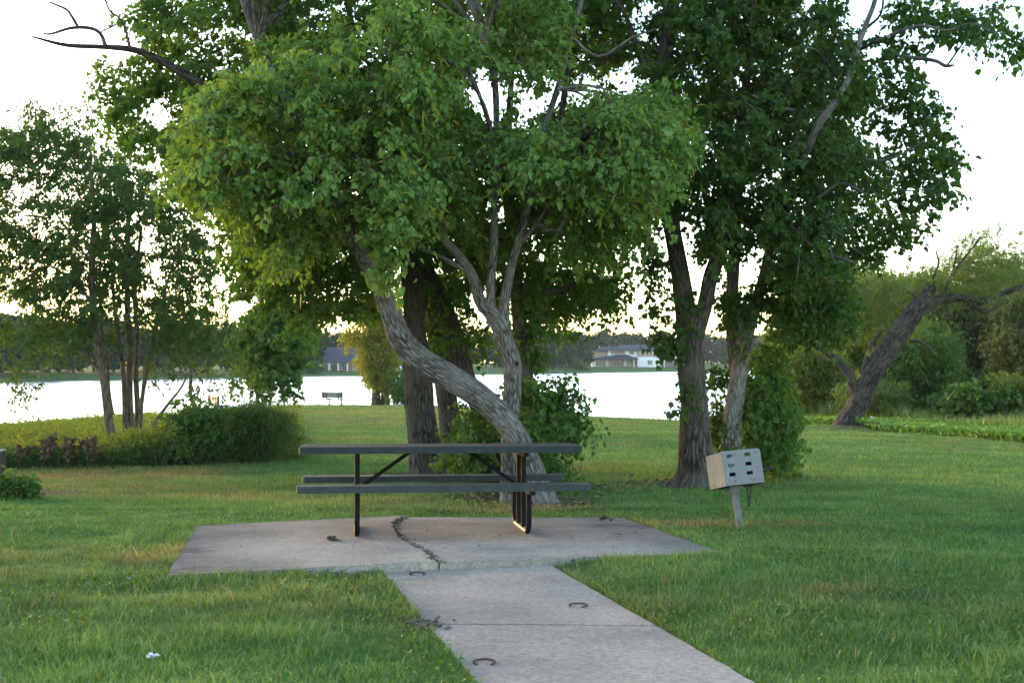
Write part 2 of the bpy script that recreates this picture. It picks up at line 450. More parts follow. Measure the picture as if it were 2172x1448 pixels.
def dryness(x, y):
    x = np.asarray(x, float); y = np.asarray(y, float)
    n = noise2(x * .55, y, .45, 1) * .5 + noise2(x * .7, y, 1.6, 2) * .3 + noise2(x, y, 5.0, 6) * .2
    d = np.clip((n - .50) * 2.6, 0, 1) * np.interp(y, [6, 11, 20], [.2, .42, .58])
    r = x / np.maximum(y, 2) * F + 1086
    ll = np.interp(r, LL_PX, LL_Y)
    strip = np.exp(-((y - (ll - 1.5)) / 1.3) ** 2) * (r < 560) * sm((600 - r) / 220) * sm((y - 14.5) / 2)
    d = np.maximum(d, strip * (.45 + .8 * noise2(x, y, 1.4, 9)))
    for (cx, cy, rx, ry, k) in ((1.75, 11.55, .75, .28, .9), (2.75, 11.5, .35, .16, .9), (-2.35, 14.6, 1.7, .22, .7), (-4.2, 15.4, 1.6, .25, .7), (-2.7, 9.2, .35, .5, .7), (2.1, 7.6, .5, .3, .5), (-3.6, 8.2, .5, .35, .35), (3.4, 6.9, .3, .2, .4), (.15, 13.2, .8, .35, .9)):
        d = np.maximum(d, k * np.exp(-((x - cx) / rx) ** 2 - ((y - cy) / ry) ** 2) * (.5 + noise2(x, y, 6, 3)))
    far = sm((y - 28) / 25)
    d = np.maximum(d, far * (.10 + .45 * np.clip(noise2(x * .3, y, .35, 12) - .3, 0, 1)))
    return np.clip(d, 0, 1)

def soil_at(x, y):
    s = np.zeros(np.shape(x))
    for (cx, cy, r_) in TRUNKS:
        dd = np.hypot(np.asarray(x) - cx, np.asarray(y) - cy) / r_
        s = np.maximum(s, np.clip(1.35 - dd + (noise2(x, y, 4, 8) - .5) * .8, 0, 1))
    for (cx, cy, rx, ry) in ((-.44, 6.95, .18, .22), (.42, 8.92, .28, .1), (2.75, 10.95, .2, .1), (-6.0, 15.6, .5, .35)):
        s = np.maximum(s, np.clip(1.3 - np.hypot((np.asarray(x) - cx) / rx, (np.asarray(y) - cy) / ry), 0, 1))
    return s

for a_, b_, r_ in ((1150, 1068, .55), (1085, 1055, .45), (905, 1008, .7), (968, 985, .5), (1480, 1026, .75), (1545, 1008, .5), (1190, 1035, .5), (1120, 1000, .5), (1800, 905, .9)):
    g_ = G(a_, b_); TRUNKS.append((g_[0], g_[1], r_))

ys = np.concatenate([np.linspace(-25, 3, 15)[:-1], np.geomspace(3, 170, 330)])
tt = np.linspace(-1, 1, 261); tt = np.sign(tt) * np.abs(tt) ** 1.25
X = tt[None, :] * (14 + .95 * np.maximum(ys, 0))[:, None]; Yg = np.broadcast_to(ys[:, None], X.shape)
Z = gz(X, Yg)
idx = np.arange(X.size).reshape(X.shape)
q = np.stack([idx[:-1, :-1], idx[:-1, 1:], idx[1:, 1:], idx[1:, :-1]], -1).reshape(-1, 4)
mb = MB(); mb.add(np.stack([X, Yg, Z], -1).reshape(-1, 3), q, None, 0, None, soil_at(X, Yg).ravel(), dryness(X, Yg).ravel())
tag(mb.build('lawn', M['lawn'], smooth=True), 'mown green lawn sloping down to the lake', 'lawn', kind='structure')

mb = MB()
mb.add([(-900, 18, -2.0), (900, 18, -2.0), (900, 900, -2.0), (-900, 900, -2.0)], [(0, 1, 2, 3)])
tag(mb.build('lake', M['water']), 'bright still lake reflecting the white evening sky', 'lake', kind='structure')

# far shore
FS_PX = np.array([-1500, -600, 0, 300, 590, 900, 1180, 1430, 1800, 2400, 3300])
FS_D = np.array([130, 165, 205, 235, 280, 315, 360, 430, 520, 640, 800])
def far_pt(px, off):
    D = np.interp(px, FS_PX, FS_D) + off
    return px2r(px) * D, D
pxs = np.linspace(-1500, 3300, 200)
offs = [0, 4, 12, 26, 60, 200, 700, 2200]; zs = [-2.15, -1.65, -1.2, -.55, -.15, .3, .4, .5]
V = []
for o_, z_ in zip(offs, zs):
    D = np.interp(pxs, FS_PX, FS_D) + o_ + (noise2(pxs, pxs * 0, .02, 3) - .5) * 6
    V.append(np.stack([px2r(pxs) * D, D, z_ + (noise2(pxs, pxs * 0 + o_, .05, 4) - .5) * (.25 if o_ else 0)], -1))
V = np.array(V); idx = np.arange(len(offs) * 200).reshape(len(offs), 200)
q = np.stack([idx[:-1, :-1], idx[:-1, 1:], idx[1:, 1:], idx[1:, :-1]], -1).reshape(-1, 4)
tag(MB().add(V.reshape(-1, 3), q).build('far_bank', M['farbank'], smooth=True), 'low green bank along the far side of the lake', 'bank', kind='structure')

# picnic slab in two broken pieces, and the path with one joint
def flat_slab(name, outline, zf, mat, depth, label, cat, stain=None, dz=0.0, sub=.16):
    """prism with a finely cut top so the weathering attribute can vary"""
    bm = bmesh.new()
    pts = []
    n = len(outline)
    for i in range(n):
        a = np.array(outline[i][:2]); b = np.array(outline[(i + 1) % n][:2])
        k = max(1, int(np.linalg.norm(b - a) / .12))
        for j in range(k): pts.append(a + (b - a) * j / k)
    pts = np.array(pts)
    jit = np.array([[noise2(p[0], p[1], 6, 2) - .5, noise2(p[0], p[1], 6, 5) - .5] for p in pts]) * .016
    pts = pts + jit
    zt = [float(zf(p[0], p[1])) + dz for p in pts]
    prism(bm, pts, [z - depth for z in zt], zt)
    bmesh.ops.triangulate(bm, faces=[f for f in bm.faces if len(f.verts) > 4])
    bm.normal_update()
    top = [e for e in bm.edges if len(e.link_faces) == 2 and e.calc_face_angle(0) > 1.0 and min(v.co.z - zf(v.co.x, v.co.y) - dz for v in e.verts) > -.01]
    bmesh.ops.bevel(bm, geom=top, offset=.012, segments=2, affect='EDGES')
    for _ in range(4):
        es = [e for e in bm.edges if e.calc_length() > sub]
        if not es: break
        bmesh.ops.subdivide_edges(bm, edges=es, cuts=1, use_grid_fill=False)
        bmesh.ops.triangulate(bm, faces=[f for f in bm.faces if len(f.verts) > 4])
    bmesh.ops.recalc_face_normals(bm, faces=bm.faces[:])
    o = bm_obj(name, bm, mat)
    me = o.data
    at = me.attributes.new('dry', 'FLOAT', 'POINT')
    at.data.foreach_set('value', [float(stain(v.co.x, v.co.y)) if stain else 0.0 for v in me.vertices])
    return tag(o, label, cat, kind='structure')

_c = [CRACK[0]]
for a_, b_ in zip(CRACK[:-1], CRACK[1:]):
    for t_ in (.33, .67): _c.append(a_ + (b_ - a_) * t_ + np.array([rng.normal() * .016, rng.normal() * .02, 0]))
    _c.append(b_)
CRACK = np.array(_c)
left_piece = [S['FL'], *[c - np.array([.006, 0, 0]) for c in CRACK[::-1]], S['BL']]
right_piece = [S['FR'], S['BR'], *[c + np.array([.007, 0, 0]) for c in CRACK]]
def stain_l(x, y):
    t = (x - S['FL'][0] + .19 * (y - S['FL'][1]))       # metres from the left end
    return float(np.clip(1.0 - t / .85 + (noise2(x, y, 1.8, 3) - .5) * .9, 0, 1)) * .95 + float(np.clip((noise2(x * .8, y * 2, 1.1, 5) - .62) * 2, 0, .4))
def stain_r(x, y):
    t = (S['FR'][0] - x - .19 * (y - S['FR'][1])) - .15 * (y - S['FR'][1])
    return float(np.clip(.75 - t / 1.1 + (noise2(x, y, 1.8, 7) - .5) * .9, 0, .8)) + float(np.clip((noise2(x * .8, y * 2, 1.1, 6) - .62) * 2, 0, .35))
flat_slab('concrete_slab', left_piece, lambda x, y: zslab(x, y) + .012 + .004 * (y - 10), M['slab'], .16, 'left half of the cracked concrete picnic slab, dark and weathered at its end', 'concrete slab', stain_l)
flat_slab('concrete_slab', right_piece, zslab, M['slab'], .16, 'right half of the cracked concrete picnic slab, where the path meets it', 'concrete slab', stain_r)
jl = G(905, 1322, zpath); jr = G(1390, 1326, zpath)
gap = np.array([0, .004, 0])
mid_stain = lambda x, y: float(np.clip((noise2(x, y, 2.3, 11) - .5) * 1.2, 0, .4))
o = flat_slab('concrete_path', [pl0, ext(pl0, pl1, jl[1]) + gap, ext(pr0, pr1, jr[1]) + gap, pr0], zpath, M['path'], .12, 'grey concrete path section joining the picnic slab', 'path', mid_stain)
o = flat_slab('concrete_path', [ext(pl0, pl1, jl[1]) - gap, pl2, pr2, ext(pr0, pr1, jr[1]) - gap], zpath, M['path'], .12, 'grey concrete path section nearest the camera, below the joint', 'path', mid_stain)

# ------------------------------------------------------------------ grass
def grass_field(name, label, x, y, h, w, lean, z=None, kind='stuff', seg2=True, varyb=None, dryb=None, mat=None, cat='grass'):
    n = len(x)
    z = gz(x, y) - .01 if z is None else z
    az = rng.random(n) * 2 * np.pi; fa = rng.random(n) * 2 * np.pi
    side = np.stack([np.cos(fa), np.sin(fa), 0 * fa], -1) * w[:, None] * .5
    ld = np.stack([np.cos(az), np.sin(az), 0 * az], -1) * (lean * h)[:, None]
    base = np.stack([x, y, z], -1)
    up = np.stack([0 * h, 0 * h, h], -1)
    va = np.clip(rng.random(n) * .55 + .9 * (noise2(x, y, 2.2, 21) * .5 + noise2(x * .5, y, .7, 22) * .5) - .22, 0, 1) if varyb is None else varyb
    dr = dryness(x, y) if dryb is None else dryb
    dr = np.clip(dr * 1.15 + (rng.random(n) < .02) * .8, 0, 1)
    mb = MB()
    if seg2:
        v = np.stack([base - side, base + side, base + ld * .35 + up * .55 + side * .8, base + ld * .35 + up * .55 - side * .8, base + ld + up * (1 - .25 * lean[:, None])], 1)
        i = np.arange(n) * 5
        mb.add(v.reshape(-1, 3), np.stack([i, i + 1, i + 2, i + 3], -1), np.stack([i + 3, i + 2, i + 4], -1), 0, None, np.repeat(va, 5), np.repeat(dr, 5))
    else:
        v = np.stack([base - side, base + side, base + ld + up], 1)
        i = np.arange(n) * 3
        mb.add(v.reshape(-1, 3), None, np.stack([i, i + 1, i + 2], -1), 0, None, np.repeat(va, 3), np.repeat(dr, 3))
    return tag(mb.build(name, mat or M['grass']), label, cat, kind=kind)

def scatter(Y0, Y1, dens, xlim):
    """points with a density that falls with distance"""
    Yg = np.linspace(Y0, Y1, 400); hw = xlim(Yg); w = dens(Yg) * 2 * hw
    N = int(np.trapz(w, Yg)); cdf = np.cumsum(w); cdf /= cdf[-1]
    y = np.interp(rng.random(N), cdf, Yg); x = (rng.random(N) * 2 - 1) * np.interp(y, Yg, hw)
    return x, y

def lawn_ok(x, y, edge=.0):
    ok = ~mask_poly([p[:2] for p in slab_plan], x, y) & ~mask_poly([p[:2] for p in path_plan], x, y)
    r = x / np.maximum(y, 2) * F + 1086
    ok &= y < np.interp(r, SH_PX, SH_Y) + 2.5
    ok &= ~((r > 1600) & (y > np.interp(r, LE_PX, LE_Y) + .4))
    ok &= ~((r < 690) & (y > np.interp(r, LL_PX, LL_Y) + .3) & (y < 70) & (r < 640))
    ok &= rng.random(len(x)) > soil_at(x, y) * .95
    return ok

GD = 4200
dn = lambda Y: GD * np.minimum(1, (6.5 / Y) ** 1.75)
x, y = scatter(3.6, 13, dn, lambda Y: .47 * Y + 1.0)
k = lawn_ok(x, y); x, y = x[k], y[k]
clump = noise2(x, y, 3.2, 31) * .6 + noise2(x, y, 9, 32) * .4
tall = np.where(y < 9.4, 1.0, np.where(y < 11.5, .75, .62))
h = (.028 + .112 * clump ** 1.6) * tall * (.6 + .7 * rng.random(len(x))) * np.where(rng.random(len(x)) < .03, 1.7, 1)
grass_field('grass', 'long green grass blades in the foreground lawn on both sides of the path', x, y, h, .0050 * np.maximum(1, y / 6.5) * (.5 + .9 * rng.random(len(x))), .25 + .75 * rng.random(len(x)))
n_near = len(x)
x, y = scatter(13, 80, dn, lambda Y: .47 * Y + 1.5)
k = lawn_ok(x, y); x, y = x[k], y[k]
h = (.03 + .05 * noise2(x, y, 1.8, 31)) * (.6 + .7 * rng.random(len(x)))
grass_field('grass', 'short mown grass of the far lawn towards the lake', x, y, h, .0050 * (y / 6.5) ** .95, .2 + .6 * rng.random(len(x)), seg2=False)
print('grass blades', n_near, len(x))
# taller seed stems by the slab edge and along the path
N = 150
x = rng.uniform(-3.2, 3.2, N); y = np.interp(x, [-2.4, 1.7], [8.1, 9.05]) + rng.uniform(-.9, .05, N)
k = lawn_ok(x, y); x, y = x[k], y[k]
grass_field('grass', 'thin tall seed stems standing along the front edge of the slab', x, y, rng.uniform(.12, .30, len(x)), np.full(len(x), .0026), rng.uniform(.1, .5, len(x)), dryb=rng.uniform(0, .5, len(x)))

# ragged grass overhanging the edges of the concrete
ex, ey = [], []
for a_, b_, nrm_, n_ in ((pl0, pl2, (-1, -.05), 2600), (pr0, pr2, (1, .1), 2600), (S['FL'], S['FC'], (.1, -1), 900), (S['FC'], S['FR'], (.1, -1), 700), (S['FL'], S['BL'], (-1, 0), 900), (S['BL'], S['BC'], (0, 1), 700), (S['BC'], S['BR'], (0, 1), 700), (S['FR'], S['BR'], (1, .3), 900)):
    t_ = rng.random(n_); q_ = a_[None, :2] + (b_ - a_)[None, :2] * t_[:, None]
    o_ = rng.random(n_) ** 1.5 * .14 - .004
    ex.append(q_[:, 0] + nrm_[0] * o_); ey.append(q_[:, 1] + nrm_[1] * o_)
x = np.concatenate(ex); y = np.concatenate(ey)
k = lawn_ok(x, y) & (noise2(x, y, 2.6, 41) > .33); x, y = x[k], y[k]
grass_field('grass', 'ragged grass blades leaning over the edges of the slab and path', x, y, (.03 + .10 * noise2(x, y, 3.1, 42) ** 1.6) * rng.uniform(.6, 1.3, len(x)), .0042 * np.maximum(1, y / 6.5), rng.uniform(.4, 1.1, len(x)))

# ------------------------------------------------------------------ foliage engine
def unit(v): return v / (np.linalg.norm(v, axis=-1, keepdims=True) + 1e-9)

SHAPES = {
    'heart': np.array([(0, 0, 0), (.44, .14, .16), (.42, .50, .15), (0, 1.12, -.10), (-.42, .50, .15), (-.44, .14, .16)]),
    'ash': np.array([(0, 0, 0), (.19, .28, .05), (.17, .66, .04), (0, 1.0, -.06), (-.17, .66, .04), (-.19, .28, .05)]),
    'willow': np.array([(0, 0, 0), (.085, .3, .01), (.07, .7, 0), (0, 1.0, -.06), (-.07, .7, 0), (-.085, .3, .01)]),
    'round': np.array([(0, 0, 0), (.48, .18, .06), (.45, .72, .06), (0, .98, 0), (-.45, .72, .06), (-.48, .18, .06)]),
}

def leaves(mb, p, axis, nrm, size, shape, vary, m=0):
    n = len(p)
    a = unit(axis); nn = unit(nrm - a * (nrm * a).sum(-1, keepdims=True)); s = np.cross(a, nn)
    T = SHAPES[shape]
    v = p[:, None, :] + size[:, None, None] * (T[None, :, 0, None] * s[:, None, :] + T[None, :, 1, None] * a[:, None, :] + T[None, :, 2, None] * nn[:, None, :])
    i = np.arange(n) * 6
    q = np.concatenate([np.stack([i, i + 1, i + 2, i + 3], -1), np.stack([i, i + 3, i + 4, i + 5], -1)])
    mb.add(v.reshape(-1, 3), q, None, m, None, np.repeat(vary, 6))

def rand_dirs(n):
    return unit(rng.normal(size=(n, 3)))

def sprays(mb, c, d, ln, per, size, shape, droop=.35, vary=None, jitter=.04, hang=.6, twig=True, catkin=0.0, cmat=2):
    """c,d (n,3): start and direction of each leafy shoot"""
    n = len(c)
    vary = rng.random(n) if vary is None else vary
    t = (np.arange(per)[None, :] + rng.random((n, per))) / per
    g = np.array([0, 0, -1.0])
    pos = c[:, None, :] + d[:, None, :] * (ln[:, None] * t)[..., None] + g * (droop * ln[:, None] * t ** 2)[..., None]
    pos = pos + rng.normal(size=pos.shape) * jitter
    tang = unit(d[:, None, :] + g * (2 * droop * t)[..., None])
    rd = rand_dirs(n * per).reshape(n, per, 3)
    ax = unit(tang * .55 + rd * .75 + g * hang)
    up = np.array([0, 0, 1.0])
    nr = rand_dirs(n * per).reshape(n, per, 3) * .65 + up * .45 + d[:, None, :] * .55
    sz = size * (.45 + .85 * rng.random((n, per)))
    vv = np.clip(vary[:, None] * .55 + .45 * rng.random((n, per)), 0, 1)
    leaves(mb, pos.reshape(-1, 3), ax.reshape(-1, 3), nr.reshape(-1, 3), sz.ravel(), shape, vv.ravel(), 0)
    if twig:
        e = c + d * ln[:, None] * .55 + g * (droop * ln * .3)[:, None]
        f = c + d * ln[:, None] + g * (droop * ln)[:, None]
        s = unit(np.cross(d, rand_dirs(n))) * .0035
        v = np.stack([c - s * 1.6, c + s * 1.6, e + s, e - s, f], 1)
        i = np.arange(n) * 5
        mb.add(v.reshape(-1, 3), np.stack([i, i + 1, i + 2, i + 3], -1), np.stack([i + 3, i + 2, i + 4], -1), 1)
    if catkin > 0:
        k = rng.random(n) < catkin
        f = (c + d * ln[:, None] * .9 + g * (droop * ln * .8)[:, None])[k]; dd = d[k]; m = len(f)
        if m:
            dirs = unit(dd * .9 + rand_dirs(m) * .5 + up * .25); L = rng.uniform(.08, .15, m); w = .0085
            sd = unit(np.cross(dirs, rand_dirs(m))); s2 = np.cross(dirs, sd)
            rings = []
            for tt_, ww in ((0, .6), (.35, 1), (.7, .9), (1, .25)):
                ctr = f + dirs * (L * tt_)[:, None] + g * (L * .45 * tt_ ** 2)[:, None]
                for an in (0, 2.09, 4.19):
                    rings.append(ctr + (sd * math.cos(an) + s2 * math.sin(an)) * w * ww)
            v = np.stack(rings, 1); i = np.arange(m)[:, None] * 12
            q = []
            for r_ in range(3):
                for a_ in range(3):
                    b_ = (a_ + 1) % 3
                    q.append(np.stack([i[:, 0] + r_ * 3 + a_, i[:, 0] + r_ * 3 + b_, i[:, 0] + r_ * 3 + 3 + b_, i[:, 0] + r_ * 3 + 3 + a_], -1))
            mb.add(v.reshape(-1, 3), np.concatenate(q), None, cmat, None, np.repeat(rng.random(m), 12))

def fill_poly(poly, n, Y0, Y1, holes=()):
    poly = np.array(poly, float); lo = poly.min(0); hi = poly.max(0)
    out = []
    while len(out) < n:
        q = lo + (hi - lo) * rng.random((n * 3, 2))
        k = mask_poly(poly, q[:, 0], q[:, 1])
        for (hx, hy, rx, ry) in holes: k &= ((q[:, 0] - hx) / rx) ** 2 + ((q[:, 1] - hy) / ry) ** 2 > 1
        out += list(q[k])
    q = np.array(out[:n])
    return P(q[:, 0], q[:, 1], Y0 + (Y1 - Y0) * rng.random(n))

def blobs(mb, centres, rad, per_blob, leaf_n, size, shape, ln=(.22, .5), droop=.35, catkin=0.0, flat=.8, shell=.5, hang=.6, jitter=.04, out=.8, upw=.15, holes=(), vshift=0.0):
    """rounded masses of leafy shoots around each centre"""
    n = len(centres)
    rad = np.broadcast_to(np.asarray(rad, float), (n,)) * (.65 + .7 * rng.random(n))
    cnt = np.maximum(3, (per_blob * (rad / rad.mean()) ** 2).astype(int))
    idx = np.repeat(np.arange(n), cnt); N = len(idx)
    dr = rand_dirs(N); dr[:, 2] *= flat
    rr = (shell + (1 - shell) * rng.random(N)) * rng.random(N) ** .25
    c = centres[idx] + dr * (rad[idx] * rr)[:, None] * .85
    if holes:
        pxx = c[:, 0] / c[:, 1] * F + 1086; pyy = 768 - (c[:, 2] - CAM[2]) / c[:, 1] * F
        k = np.ones(N, bool)
        for (hx, hy, rx, ry) in holes: k &= ((pxx - hx) / rx) ** 2 + ((pyy - hy) / ry) ** 2 > 1
        c = c[k]; dr = dr[k]; idx = idx[k]; N = len(c)
    d = unit(dr * out + rand_dirs(N) * .5 + np.array([0, 0, upw]))
    bv = rng.random(n)
    vary = np.clip(bv[idx] * .5 + rng.random(N) * .5 + vshift, 0, 1)
    sprays(mb, c, d, rng.uniform(*ln, N), leaf_n, size, shape, droop, vary, jitter, hang, True, catkin)
    return N * leaf_n

def boughs(mb, centres, axis, L, nsp, leaf_n, size, shape, droop=.45, catkin=0.0, hang=.6, holes=(), ln=(.14, .34), vshift=0.0, rise=.1, spread=.75):
    """leafy side limbs: a thin stick growing away from the stem with shoots along it"""
    n = len(centres); g = np.array([0, 0, -1.0])
    out = centres - np.asarray(axis); out[:, 2] *= .25; out = unit(out)
    d = unit(out * .8 + rand_dirs(n) * .75 + np.array([0, 0, rise]))
    LL = rng.uniform(*L, n); st = centres - d * (LL * .5)[:, None]
    t = (np.arange(nsp)[None, :] + rng.random((n, nsp))) / nsp
    pos = st[:, None, :] + d[:, None, :] * (LL[:, None] * t)[..., None] + g * (.22 * LL[:, None] * t ** 2)[..., None]
    rd = rand_dirs(n * nsp).reshape(n, nsp, 3); rd[..., 2] *= .6
    sd = unit(d[:, None, :] * .55 + rd * spread + np.array([0, 0, .05]))
    ls = rng.uniform(*ln, (n, nsp)) * (1.15 - .5 * t)
    bv = np.repeat(rng.random(n), nsp)
    pos = pos.reshape(-1, 3); sd = sd.reshape(-1, 3); ls = ls.ravel()
    vary = np.clip(bv * .45 + rng.random(len(bv)) * .55 + vshift, 0, 1)
    if len(holes):
        pxx = pos[:, 0] / pos[:, 1] * F + 1086; pyy = 768 - (pos[:, 2] - CAM[2]) / pos[:, 1] * F
        k = np.ones(len(pos), bool)
        for (hx_, hy_, rx, ry) in holes: k &= ((pxx - hx_) / rx) ** 2 + ((pyy - hy_) / ry) ** 2 > 1
        pos, sd, ls, vary = pos[k], sd[k], ls[k], vary[k]
    sprays(mb, pos, sd, ls, leaf_n, size, shape, droop, vary, .025, hang, True, catkin)
    u = unit(np.cross(d, rand_dirs(n))); w = np.cross(d, u); e = st + d * LL[:, None] + g * (.22 * LL)[:, None]; m_ = st + d * (LL * .5)[:, None] + g * (.055 * LL)[:, None]
    rings = [p_ + (u * math.cos(a_) + w * math.sin(a_)) * r_ for p_, r_ in ((st, .009), (m_, .006), (e, .002)) for a_ in (0, 2.09, 4.19)]
    v = np.stack(rings, 1); i = np.arange(n) * 9
    q = [np.stack([i + r_ * 3 + a_, i + r_ * 3 + (a_ + 1) % 3, i + r_ * 3 + 3 + (a_ + 1) % 3, i + r_ * 3 + 3 + a_], -1) for r_ in range(2) for a_ in range(3)]
    mb.add(v.reshape(-1, 3), np.concatenate(q), None, 1)
    return len(pos) * leaf_n

def tree(name, base_px, label, cat='tree', Y=None, group=None):
    g_ = G(*base_px) if Y is None else P(*base_px, Y)
    if Y is not None: g_ = np.array([g_[0], g_[1], float(gz(g_[0], g_[1]))])
    e = empty(name, g_, label, cat, group); e['_world'] = 1
    return e

def branchlets(mb, rows_list, Y, m=0, Y2=None):
    for rows in rows_list: limb(mb, rows, Y, m, 6, 4, .12, Y2=Y2)

def inner_branches(mb, start_pts, ends, r0=.03):
    """curved limbs from points on the trunk to blob centres"""
    for e in ends:
        s = start_pts[np.argmin(np.linalg.norm((start_pts - e) * np.array([1, 1, 1.6]) + np.array([0, 0, .8]), axis=1))]
        L = np.linalg.norm(e - s)
        mid = (s + e) / 2 + np.array([rng.normal() * .08 * L, rng.normal() * .08 * L, .10 * L])
        p = crom(np.array([s, mid, e]), 5)
        tube(mb, p, np.linspace(min(r0, .012 + .012 * L), .006, len(p)), 5, 0, .1, cap=False)

cnt = 0
# ---- front tree: leaning trunk and upright forked stem
YA = 13.75
T = tree('tallow_tree', (1118, 1064), 'picnic table tree with a long grey trunk leaning left beside an upright forked stem', Y=YA)
mb = MB()
limb(mb, [(1158, 1078, 70), (1146, 1046, 62), (1118, 970, 56), (1082, 905, 54), (1030, 852, 53), (962, 806, 54), (895, 766, 54), (852, 722, 51), (830, 668, 45), (808, 610, 40), (776, 550, 36), (745, 490, 32, 13.6), (715, 400, 28, 13.5), (660, 285, 25, 13.6), (600, 200, 22, 13.8), (545, 80, 20, 14), (505, -40, 17, 14.2), (470, -180, 10, 14.4)], YA, 0, 18, 6, .19, flare=(.15, .2))
t1 = mb.build('trunk', M['bark'], T, smooth=True); t1['label'] = 'thick grey trunk leaning far to the left'
mb = MB()
YA2 = 14.05
limb(mb, [(1088, 1066, 54), (1084, 1010, 44), (1082, 950, 39), (1083, 900, 38), (1087, 835, 41), (1086, 775, 43), (1072, 725, 41), (1060, 690, 44), (1042, 664, 36), (1018, 636, 28), (1004, 590, 24), (976, 546, 20), (942, 507, 18), (905, 450, 15), (870, 380, 12), (850, 300, 9)], YA2, 0, 16, 6, .19, flare=(.25, .2))
limb(mb, [(1052, 690, 34), (1042, 655, 24), (1041, 600, 19), (1048, 520, 18), (1048, 430, 16), (1053, 300, 16), (1050, 180, 15), (1030, 90, 13), (1003, 15, 11), (985, -80, 9), (960, -220, 5)], YA2, 0, 12)
limb(mb, [(1068, 695, 36), (1068, 660, 27), (1078, 595, 21), (1094, 530, 19), (1111, 470, 17), (1130, 390, 15), (1150, 290, 14, 14.3), (1182, 190, 13, 14.5), (1212, 80, 12, 14.6), (1238, -20, 10, 14.7), (1260, -150, 6, 14.8)], YA2, 0, 12)
branchlets(mb, [[(990, 575, 12), (955, 556, 9), (925, 540, 7), (885, 525, 4)], [(745, 490, 14), (720, 488, 9), (690, 480, 6)], [(1094, 530, 10), (1140, 470, 9), (1200, 380, 8), (1260, 300, 6), (1330, 230, 4)],
                [(1150, 290, 9), (1230, 260, 7), (1330, 230, 5), (1420, 220, 3)], [(905, 450, 9), (840, 385, 8), (790, 330, 6), (730, 300, 4)], [(1212, 80, 8), (1270, 120, 6), (1340, 80, 5), (1400, 60, 3)],
                [(1130, 470, 9), (1160, 485, 9), (1182, 490, 8), (1196, 462, 6), (1185, 420, 5)]], YA2)
mb.build('trunk', M['bark'], T, smooth=True)['label'] = 'upright stem forking into three limbs'
mb = MB()
A1 = [(330, 380), (410, 270), (440, 180), (540, 130), (600, 95), (690, 80), (760, 40), (830, -40), (970, 60), (1000, 140), (970, 190), (890, 240), (940, 320), (990, 410), (930, 440), (860, 420), (840, 480), (780, 480), (750, 410), (670, 400), (560, 420), (470, 390), (400, 400)]
A2 = [(1110, 280), (1200, 250), (1330, 190), (1410, 200), (1460, 250), (1450, 300), (1390, 380), (1350, 430), (1270, 410), (1200, 400), (1090, 360), (1050, 330)]
A3 = [(540, -60), (1000, -60), (1250, -220), (1050, -480), (650, -480), (420, -260)]
hA = [(1022, 185, 42, 58), (1095, 190, 26, 24)]
AXA = P(760, 300, 13.9)
c = fill_poly(A1, 330, 11.9, 15.2, hA); cA = c[::2]
cnt += boughs(mb, c, AXA, (.4, .95), 11, 9, .064, 'heart', .55, .42, holes=hA)
c = fill_poly(A2, 170, 12.4, 15.2); cA = np.vstack([cA, c[::2]])
cnt += boughs(mb, c, P(1100, 400, 14), (.4, .9), 11, 9, .062, 'heart', .55, .36)
c = fill_poly(A3, 110, 12.4, 16); cA = np.vstack([cA, c[::4]])
cnt += boughs(mb, c, P(760, 100, 14), (.6, 1.1), 10, 9, .072, 'heart', .5, .2)
# hanging sprigs
c = fill_poly([(985, 60), (1060, -40), (1200, -40), (1180, 120), (1080, 260), (1060, 330), (960, 330), (900, 260)], 90, 13.4, 16, hA)
cnt += boughs(mb, c, P(1040, 300, 14), (.4, .9), 11, 9, .064, 'heart', .5, .25, holes=hA)
c = fill_poly([(890, 300), (1180, 300), (1240, 430), (1180, 560), (1060, 520), (930, 480)], 70, 14.6, 16.5)
cnt += boughs(mb, c, P(1040, 300, 14), (.4, .9), 10, 9, .064, 'heart', .5, .15)
c = fill_poly([(450, 400), (600, 430), (760, 420), (740, 470), (670, 530), (600, 540), (510, 500)], 75, 13.0, 16.2)
cnt += boughs(mb, c, AXA, (.4, .9), 9, 8, .066, 'heart', .6, .25)
c = fill_poly([(1170, 400), (1390, 400), (1350, 510), (1250, 540), (1160, 480)], 50, 14.2, 16.6)
cnt += boughs(mb, c, P(1100, 400, 14), (.4, .9), 9, 8, .066, 'heart', .6, .2)
sp = P(np.array([812, 822, 806, 430, 470, 880, 845]), np.array([545, 585, 520, 420, 440, 485, 505]), np.array([12.6, 12.6, 12.7, 12.4, 12.6, 12.5, 12.6]))
cnt += blobs(mb, sp, .12, 9, 9, .078, 'heart', (.15, .25), .8, .5)
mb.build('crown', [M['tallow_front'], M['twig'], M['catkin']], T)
mb = MB()
kc = P(1096, 772, 13.955); ts = np.linspace(0, 2 * np.pi, 15)
kn = MB(); tube(kn, kc + np.stack([np.cos(ts) * .026, -.012 + 0 * ts - np.cos(ts) * .008, np.sin(ts) * .034], -1), .011, 6, 0, .2, cap=False); kn.build('knot', M['bark'], T, smooth=True)
kn = MB(); tube(kn, np.array([kc + [0, -.008, 0], kc + [0, .03, 0]]), .026, 10); kn.build('knot_hole', M['soot_shade'], T)  # black disc paints the shade inside the knot
tp = np.vstack([P(a, b, YA2) for a, b in ((1050, 300), (1130, 390), (1182, 190), (1030, 90), (942, 507), (870, 380), (715, 400), (660, 285), (600, 200), (545, 80))])
inner_branches(mb, tp, cA[::2])
mb.build('branches', M['bark'], T, smooth=True)

